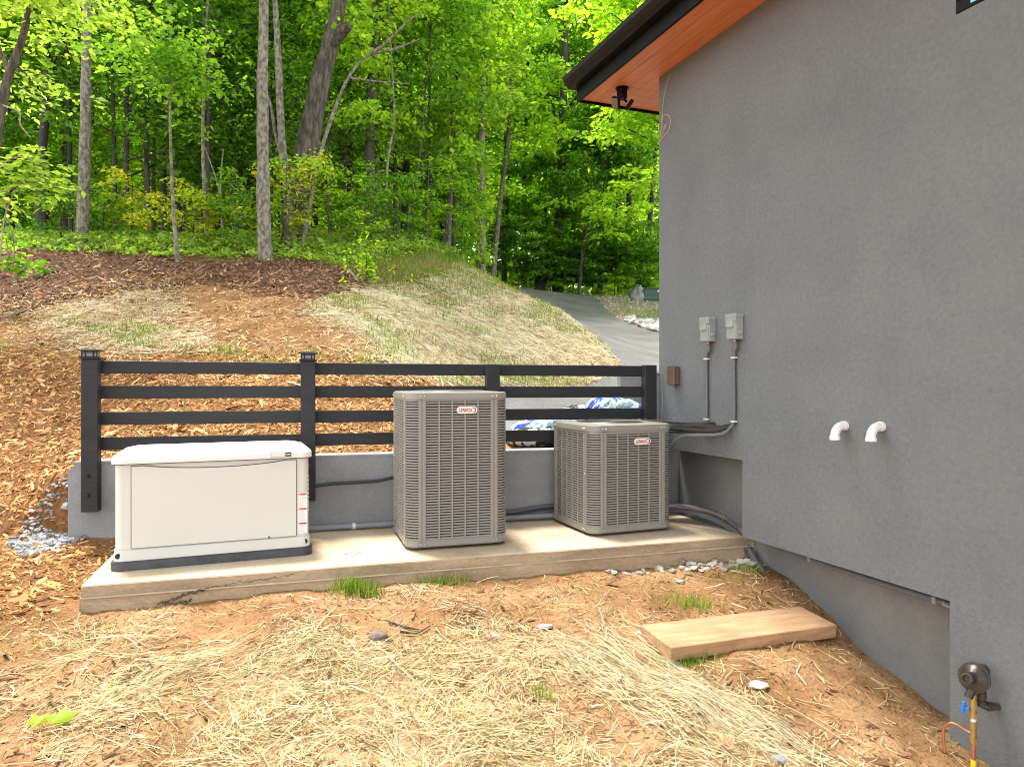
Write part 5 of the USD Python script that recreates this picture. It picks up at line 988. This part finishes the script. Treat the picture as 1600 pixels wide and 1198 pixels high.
E('mottled_tree', 'straight mottled trunk at left, standing in green ground cover', [(126, 387), (131, 300), (134, 150), (137, 0)], 14, 19, 13, 'bark_grey', 'leaf_mid', 8, (6.5, 15), 2.8, 34, .14, 9, seed=2)
E('leaning_oak_tree', 'thick dark oak leaning right with a stubbed fork', [(452, 376), (470, 290), (484, 205), (500, 130), (522, 45), (532, 0)], 15, 38, 26, 'bark_brown', 'leaf_bright', 8, (7, 16), 3.2, 34, .16, 8, [[(512, 75, 0, 26), (532, 52, -.2, 20), (546, 40, -.35, 13)]], seed=3)
E('double_stem_tree', 'thin pale stem growing beside the leaning oak', [(458, 372), (448, 290), (440, 215), (436, 120), (430, 0)], 14.6, 14, 10, 'bark_grey', 'leaf_pale', 6, (6.5, 13), 1.8, 30, .13, 6, [[(444, 255, 0, 8), (430, 205, .1, 6), (422, 160, .2, 4), (400, 110, .3, 3)]], seed=4)
E('whip_tree', 'slender bent tree arching right with pale forked twigs', [(472, 372), (488, 300), (505, 225), (535, 140), (560, 100), (580, 84)], 14.2, 7, 4.5, 'bark_grey', None, branches=[[(580, 84, 0, 6), (605, 66, -.1, 4.5), (640, 32, -.3, 2.4), (665, 18, -.4, 1.5)], [(580, 84, 0, 5), (612, 78, 0, 4), (655, 62, .2, 2)], [(548, 122, 0, 4), (575, 126, .2, 3), (640, 132, .3, 1.5)]], seed=5)
E('dark_oak_tree', 'dark upright oak with patchy bark right of the leaning one', [(577, 352), (577, 250), (581, 130), (582, 0)], 17, 17, 13, 'bark_dark', 'leaf_mid', 18, (4.5, 16), 3.0, 36, .15, 9, seed=6)
E('twin_oak_tree', 'second dark stem close behind the upright oak', [(588, 345), (588, 220), (589, 100), (591, 0)], 18, 9, 8, 'bark_brown', 'leaf_bright', 12, (5, 14), 2.4, 34, .15, 7, seed=7)
E('pole_sapling', 'thin pale sapling with a swept base on the bark edge', [(278, 409), (272, 340), (267, 240), (265, 130)], 12.8, 7, 3.5, 'bark_grey', 'leaf_mid', 9, (3.2, 6), .9, 22, .11, .6, seed=8)
E('crooked_left_tree', 'smooth brown crooked trunk at the left edge of the woods', [(-42, 470), (-24, 330), (-4, 210), (4, 160), (14, 118), (32, 70), (44, 20), (48, -15)], 9.2, 15, 10, 'bark_brown', 'leaf_pale', 12, (3.2, 8), 1.5, 40, .095, 3, [[(14, 118, 0, 9), (8, 98, .1, 7), (-8, 60, .2, 6)]], seed=9)
E('far_dark_tree', 'dark double trunk behind left crooked tree', [(62, 352), (66, 250), (72, 150), (74, 60)], 17.5, 15, 9, 'bark_dark', 'leaf_mid', 12, (5, 13), 2.6, 32, .15, 6, [[(68, 180, 0, 8), (80, 110, .1, 7), (96, 50, .2, 5), (104, 0, .3, 4)], [(74, 135, 0, 6), (74, 80, .1, 5), (72, 20, .2, 4)]], seed=10)
E('slim_tree', 'slim brown trunk right of the mottled trunk', [(230, 360), (229, 250), (228, 120), (232, 0)], 17.5, 9, 7, 'bark_brown', 'leaf_dark', 12, (4.5, 13), 2.2, 32, .14, 6, seed=11)
E('slim_tree', 'slim brown trunk just left of the thin swept sapling', [(256, 352), (255, 240), (254, 110), (252, 0)], 18.5, 9, 7, 'bark_dark', 'leaf_mid', 12, (4.5, 14), 2.4, 32, .14, 6, seed=12)
E('slim_tree', 'thin grey stem between swept sapling and the poplar', [(323, 385), (320, 310), (317, 230), (318, 150), (322, 60)], 15.2, 6.5, 4, 'bark_grey', 'leaf_mid', 9, (4.5, 9), 1.4, 28, .12, 3, seed=13)
E('forked_sapling', 'forked leafless grey sapling left of the poplar trunk', [(350, 388), (346, 330), (345, 280), (349, 232)], 14.4, 5.5, 2.5, 'bark_grey', None, branches=[[(347, 320, 0, 3.5), (338, 280, .1, 2.5), (320, 230, .2, 1.5)]], seed=14)
E('dark_crooked_tree', 'dark crooked trunk with ivy left of the poplar', [(367, 350), (364, 290), (358, 215), (350, 170), (344, 100)], 18.5, 10, 7, 'bark_dark', 'leaf_dark', 12, (3.5, 11), 2.2, 32, .14, 5, seed=15)
E('vine_clad_tree', 'pale trunk wrapped in bright vines at crest of the bank', [(752, 420), (752, 340), (752, 240), (754, 150), (760, 40)], 20, 14, 9, 'bark_grey', 'leaf_pale', 6, (6.5, 15), 2.2, 34, .15, 7, seed=16)
E('slender_tree', 'slender stem with loose leaves right of the dark oak', [(601, 345), (606, 250), (616, 190), (612, 100)], 16.5, 5, 3, 'bark_grey', 'leaf_bright', 12, (2.6, 8), 1.5, 30, .13, 3, seed=17)
E('slender_tree', 'slender leaning stem midway between dark oak and vine-clad trunk', [(640, 345), (650, 285), (658, 220), (664, 150)], 18, 6, 4, 'bark_brown', 'leaf_mid', 14, (1.8, 9), 1.8, 32, .14, 4, seed=18)
E('slender_tree', 'thin curved stem left of the vine-clad trunk', [(690, 372), (702, 310), (708, 250), (706, 180)], 20, 6, 4, 'bark_brown', 'leaf_bright', 14, (2.2, 10), 2.0, 32, .15, 4, seed=19)
E('branching_maple_tree', 'dark branching maple trunk behind the driveway top', [(872, 445), (874, 330), (878, 260), (880, 180), (882, 90)], 27, 17, 11, 'bark_dark', 'leaf_mid', 22, (4, 16), 3.4, 40, .17, 6, [[(875, 320, 0, 9), (893, 295, .3, 7), (915, 275, .5, 4)], [(877, 245, 0, 8), (895, 225, -.3, 6), (920, 208, -.5, 4)], [(877, 240, 0, 8), (868, 195, .3, 5), (862, 150, .5, 4)]], seed=20)
E('slanting_tree', 'dark trunk slanting right above the end of driveway', [(842, 442), (852, 405), (866, 375), (885, 330)], 26.5, 18, 9, 'bark_dark', 'leaf_dark', 12, (2.5, 9), 2.6, 36, .16, 4, seed=21)
for k, (px, w, lab, lf) in enumerate([(790, 7, 'narrow dark trunk right of the vine-clad trunk', 'leaf_mid'), (820, 8, 'narrow dark trunk left of the slanting one', 'leaf_bright'), (938, 10, 'dark trunk above where driveway meets gravel', 'leaf_mid'), (980, 10, 'brown trunk directly behind the pointed boulder', 'leaf_bright'), (1013, 9, 'dark trunk behind the green utility box', 'leaf_mid')]):
    E('woodland_tree', lab, [(px, 455), (px + r.normal(0, 2), 370), (px + r.normal(0, 5), 280), (px + r.normal(0, 8), 160)], 28.5 + k % 2, w, w * .7, 'bark_dark', lf, 18, (2.2, 13), 2.8, 38, .17, 5, seed=30 + k)
# bright leafy tree beside the house corner
E('sunlit_tree', 'bright yellow green leafy tree hanging beside house corner', [(1075, 470), (1070, 330), (1062, 220), (1050, 100)], 21.5, 14, 8, 'bark_brown', 'leaf_bright', 26, (2.6, 9.5), 3.6, 44, .19, 2.5, seed=40)
E('sunlit_tree', 'leafy tree with fresh light leaves in front of branching maple', [(905, 452), (912, 380), (930, 300), (948, 240)], 25.5, 6, 4, 'bark_brown', 'leaf_mid', 20, (1.2, 6.5), 2.3, 36, .16, 1.5, seed=41)
E('leafy_maple_tree', 'light leafy young maple arching over crest right of the dark oak', [(700, 385), (705, 280), (715, 180), (720, 60)], 21.5, 8, 5, 'bark_grey', 'leaf_pale', 26, (3.2, 13), 2.6, 38, .15, 3, seed=42)
E('leafy_maple_tree', 'light leafy young maple right behind the vine-clad trunk', [(770, 430), (780, 330), (795, 200), (800, 60)], 24, 8, 5, 'bark_grey', 'leaf_bright', 26, (3.0, 14), 2.8, 38, .16, 3, seed=43)
# vines on the pale trunk
C = np.array([at(752 + r.normal(0, 9), r.uniform(290, 405), 19.75 + r.normal(0, .12)) for _ in range(46)])
obj('climbing_vine', sprays(C, .22, .1, 12, .12, r, .6, .7), 'leaf_bright', label='bright leafy vine climbing the pale trunk at crest of bank', cat='vine')
# understory saplings with layered sprays at the wood's edge
def sapling(px, py, Y, H, leaf, label, spread=.8, n=14, ls=.10, per=26, seed=0, name='leafy_sapling', cat='sapling', rr=(.2, .42)):
    q = np.random.default_rng(500 + seed); b = at(px, py, Y); b[2] = float(h0(b[0], b[1])); t = thing(name, label, cat, b); ta = lambda z: np.array([.05 * z * math.sin(seed), .04 * z, z])
    lt, ends = limb_tubes(ta, q, n, H * .2, H, (spread * .5, spread), .012, .2); st_ = obj('stem', tube([ta(-.1), ta(H * .5), ta(H)], [.022, .015, .006], 6), 'bark_brown', t, smooth=60); obj('twigs', join(*lt), 'bark_brown', st_, smooth=60)
    obj('leaves', sprays(ends, q.uniform(*rr, len(ends)), .035, per, ls, q, .25, .35), leaf, t)
for k, (px, py, Y, H, lf, lab) in enumerate([(205, 372, 15, 1.35, 'leaf_yellow', 'yellow green layered sapling between mottled trunk and swept sapling'), (300, 385, 14.4, 1.25, 'leaf_yellow', 'low yellow tinged sapling right of the thin swept sapling'), (370, 388, 14.0, 1.3, 'leaf_mid', 'green layered sapling immediately left of the poplar trunk'), (445, 372, 14.0, 1.7, 'leaf_yellow', 'reddish tipped sapling in front of the leaning oak base'),
        (515, 372, 14.5, 1.9, 'leaf_bright', 'broad layered sapling right of the leaning oak'), (560, 365, 15.2, 1.5, 'leaf_mid', 'dark green layered sapling left of the dark oak foot'), (620, 372, 16, 1.6, 'leaf_mid', 'green sapling at crest right of the dark oak foot'), (665, 380, 16.6, 2.2, 'leaf_bright', 'tall leafy sapling over crest, left of the thin curved stem'), (720, 395, 17.8, 2.6, 'leaf_mid', 'tall leafy sapling over crest beside vine-clad trunk'),
        (160, 380, 15, 1.2, 'leaf_mid', 'low green sapling just right of the mottled trunk'), (95, 380, 14.4, 1.2, 'leaf_dark', 'dark low sapling just left of the mottled trunk'), (810, 447, 25.6, 2.4, 'leaf_dark', 'dark bushy sapling where driveway disappears behind the bank'), (860, 455, 25.8, 1.8, 'leaf_mid', 'bushy sapling beside the top of driveway'), (925, 465, 26.8, 2.2, 'leaf_mid', 'bushy sapling at right edge of the driveway top'), (960, 468, 26.4, 1.9, 'leaf_bright', 'light green bush left of the pointed boulder'), (1000, 468, 26.0, 2.0, 'leaf_mid', 'green bush behind boulder and utility box'), (895, 462, 26.2, 1.5, 'leaf_dark', 'dark low bush at middle of the driveway top')]):
    big = Y > 20; sapling(px, py, Y, H, lf, lab, 1.5 if big else 1.0, 20 if big else 10, .15 if big else .085, 34 if big else 26, k, rr=(.2, .42) if big else (.16, .34))
sapling(573, 437, 12.2, .50, 'leaf_bright', 'little bright green bush growing in the bark mulch', .17, 12, .07, 8, 60, 'small_bush', 'bush', (.05, .12))
# plants at the left edge, close by
def leafy_branch(name, label, cs, leaf, per, ls, m, stems, seed, rh=.3):
    q = np.random.default_rng(seed); cs = np.array([at(*c) for c in cs]); base = cs.mean(0); base[2] = float(h0(base[0], base[1])); t = thing(name, label, 'shrub', base)
    obj('stems', join(*[tube(spline([at(*p) - base for p in s_], 14), np.linspace(.012, .005, 15)[:len(spline([at(*p) - base for p in s_], 14))], 6) for s_ in stems]), 'twig', t, smooth=60)
    obj('leaves', sprays(cs - base, rh, .04, per, ls, q, .35, .3), m, t)
leafy_branch('edge_shrub', 'pale leafy shrub spreading in from the left edge', [(20, 240, 9), (55, 250, 8.9), (80, 262, 8.9), (30, 280, 8.8), (70, 290, 8.8), (15, 300, 9), (50, 232, 9.1), (10, 265, 8.7), (90, 285, 9.0), (40, 262, 9), (0, 320, 9), (60, 310, 9)], None, 34, .105, 'leaf_pale', [[(0, 400, 9), (10, 330, 9), (40, 270, 9)], [(0, 300, 9), (50, 285, 8.9), (90, 285, 9)], [(-5, 260, 9), (30, 245, 9), (75, 258, 8.9)], [(5, 165, 9), (30, 175, 8.9), (32, 195, 8.8), (48, 215, 8.7)]], 3, .3)
leafy_branch('edge_shrub', 'low dark shrub with big leaves at foot of left edge', [(5, 410, 10), (25, 405, 10), (40, 415, 10), (10, 395, 10.2), (0, 370, 10), (20, 375, 10.2), (55, 412, 10.1), (5, 345, 10)], None, 26, .12, 'leaf_mid', [[(10, 425, 10), (12, 390, 10), (4, 345, 10)], [(18, 430, 10), (22, 385, 10), (10, 330, 10.1)], [(5, 425, 10), (35, 412, 10), (60, 412, 10)]], 4, .28)
# overhanging leaves at the top left
leafy_branch('overhanging_branch', 'sunlit leafy branch hanging in at the top left', [(60, 40, 10), (110, 25, 10.4), (170, 30, 10.8), (200, 50, 11), (30, 20, 9.8), (85, 62, 10.2), (140, 12, 10.6), (20, 70, 10), (230, 20, 11.2), (175, 5, 11)], None, 40, .095, 'leaf_pale', [[(-20, 10, 9.6), (60, 25, 10), (130, 20, 10.6), (210, 45, 11)]], 6, .40)
# ground cover on the forest floor: low leaves nobody could count
P = np.vstack([rand_in(Polygon([(-15, 13.4), (-8.2, 13.3), (-5, 12.9), (-3.2, 13.0), (-2.6, 13.6), (-1.9, 15.5), (-1.2, 18.5), (-14, 19)]), 5200, r), rand_in(Polygon([(-1.5, 27), (9, 26.6), (9, 31), (-2.5, 33)]), 1200, r)])
Cc = np.c_[P, h0(P[:, 0], P[:, 1]) + r.uniform(.02, .26, len(P)) * np.where(P[:, 1] > 13.6, 1, .5)]
obj('ground_cover', sprays(Cc, r.uniform(.08, .22, len(Cc)), .03, 7, .09, r, .3, .45), 'leaf_pale', label='low leafy ground cover carpeting the forest floor above bank', cat='ground cover', kind='stuff')
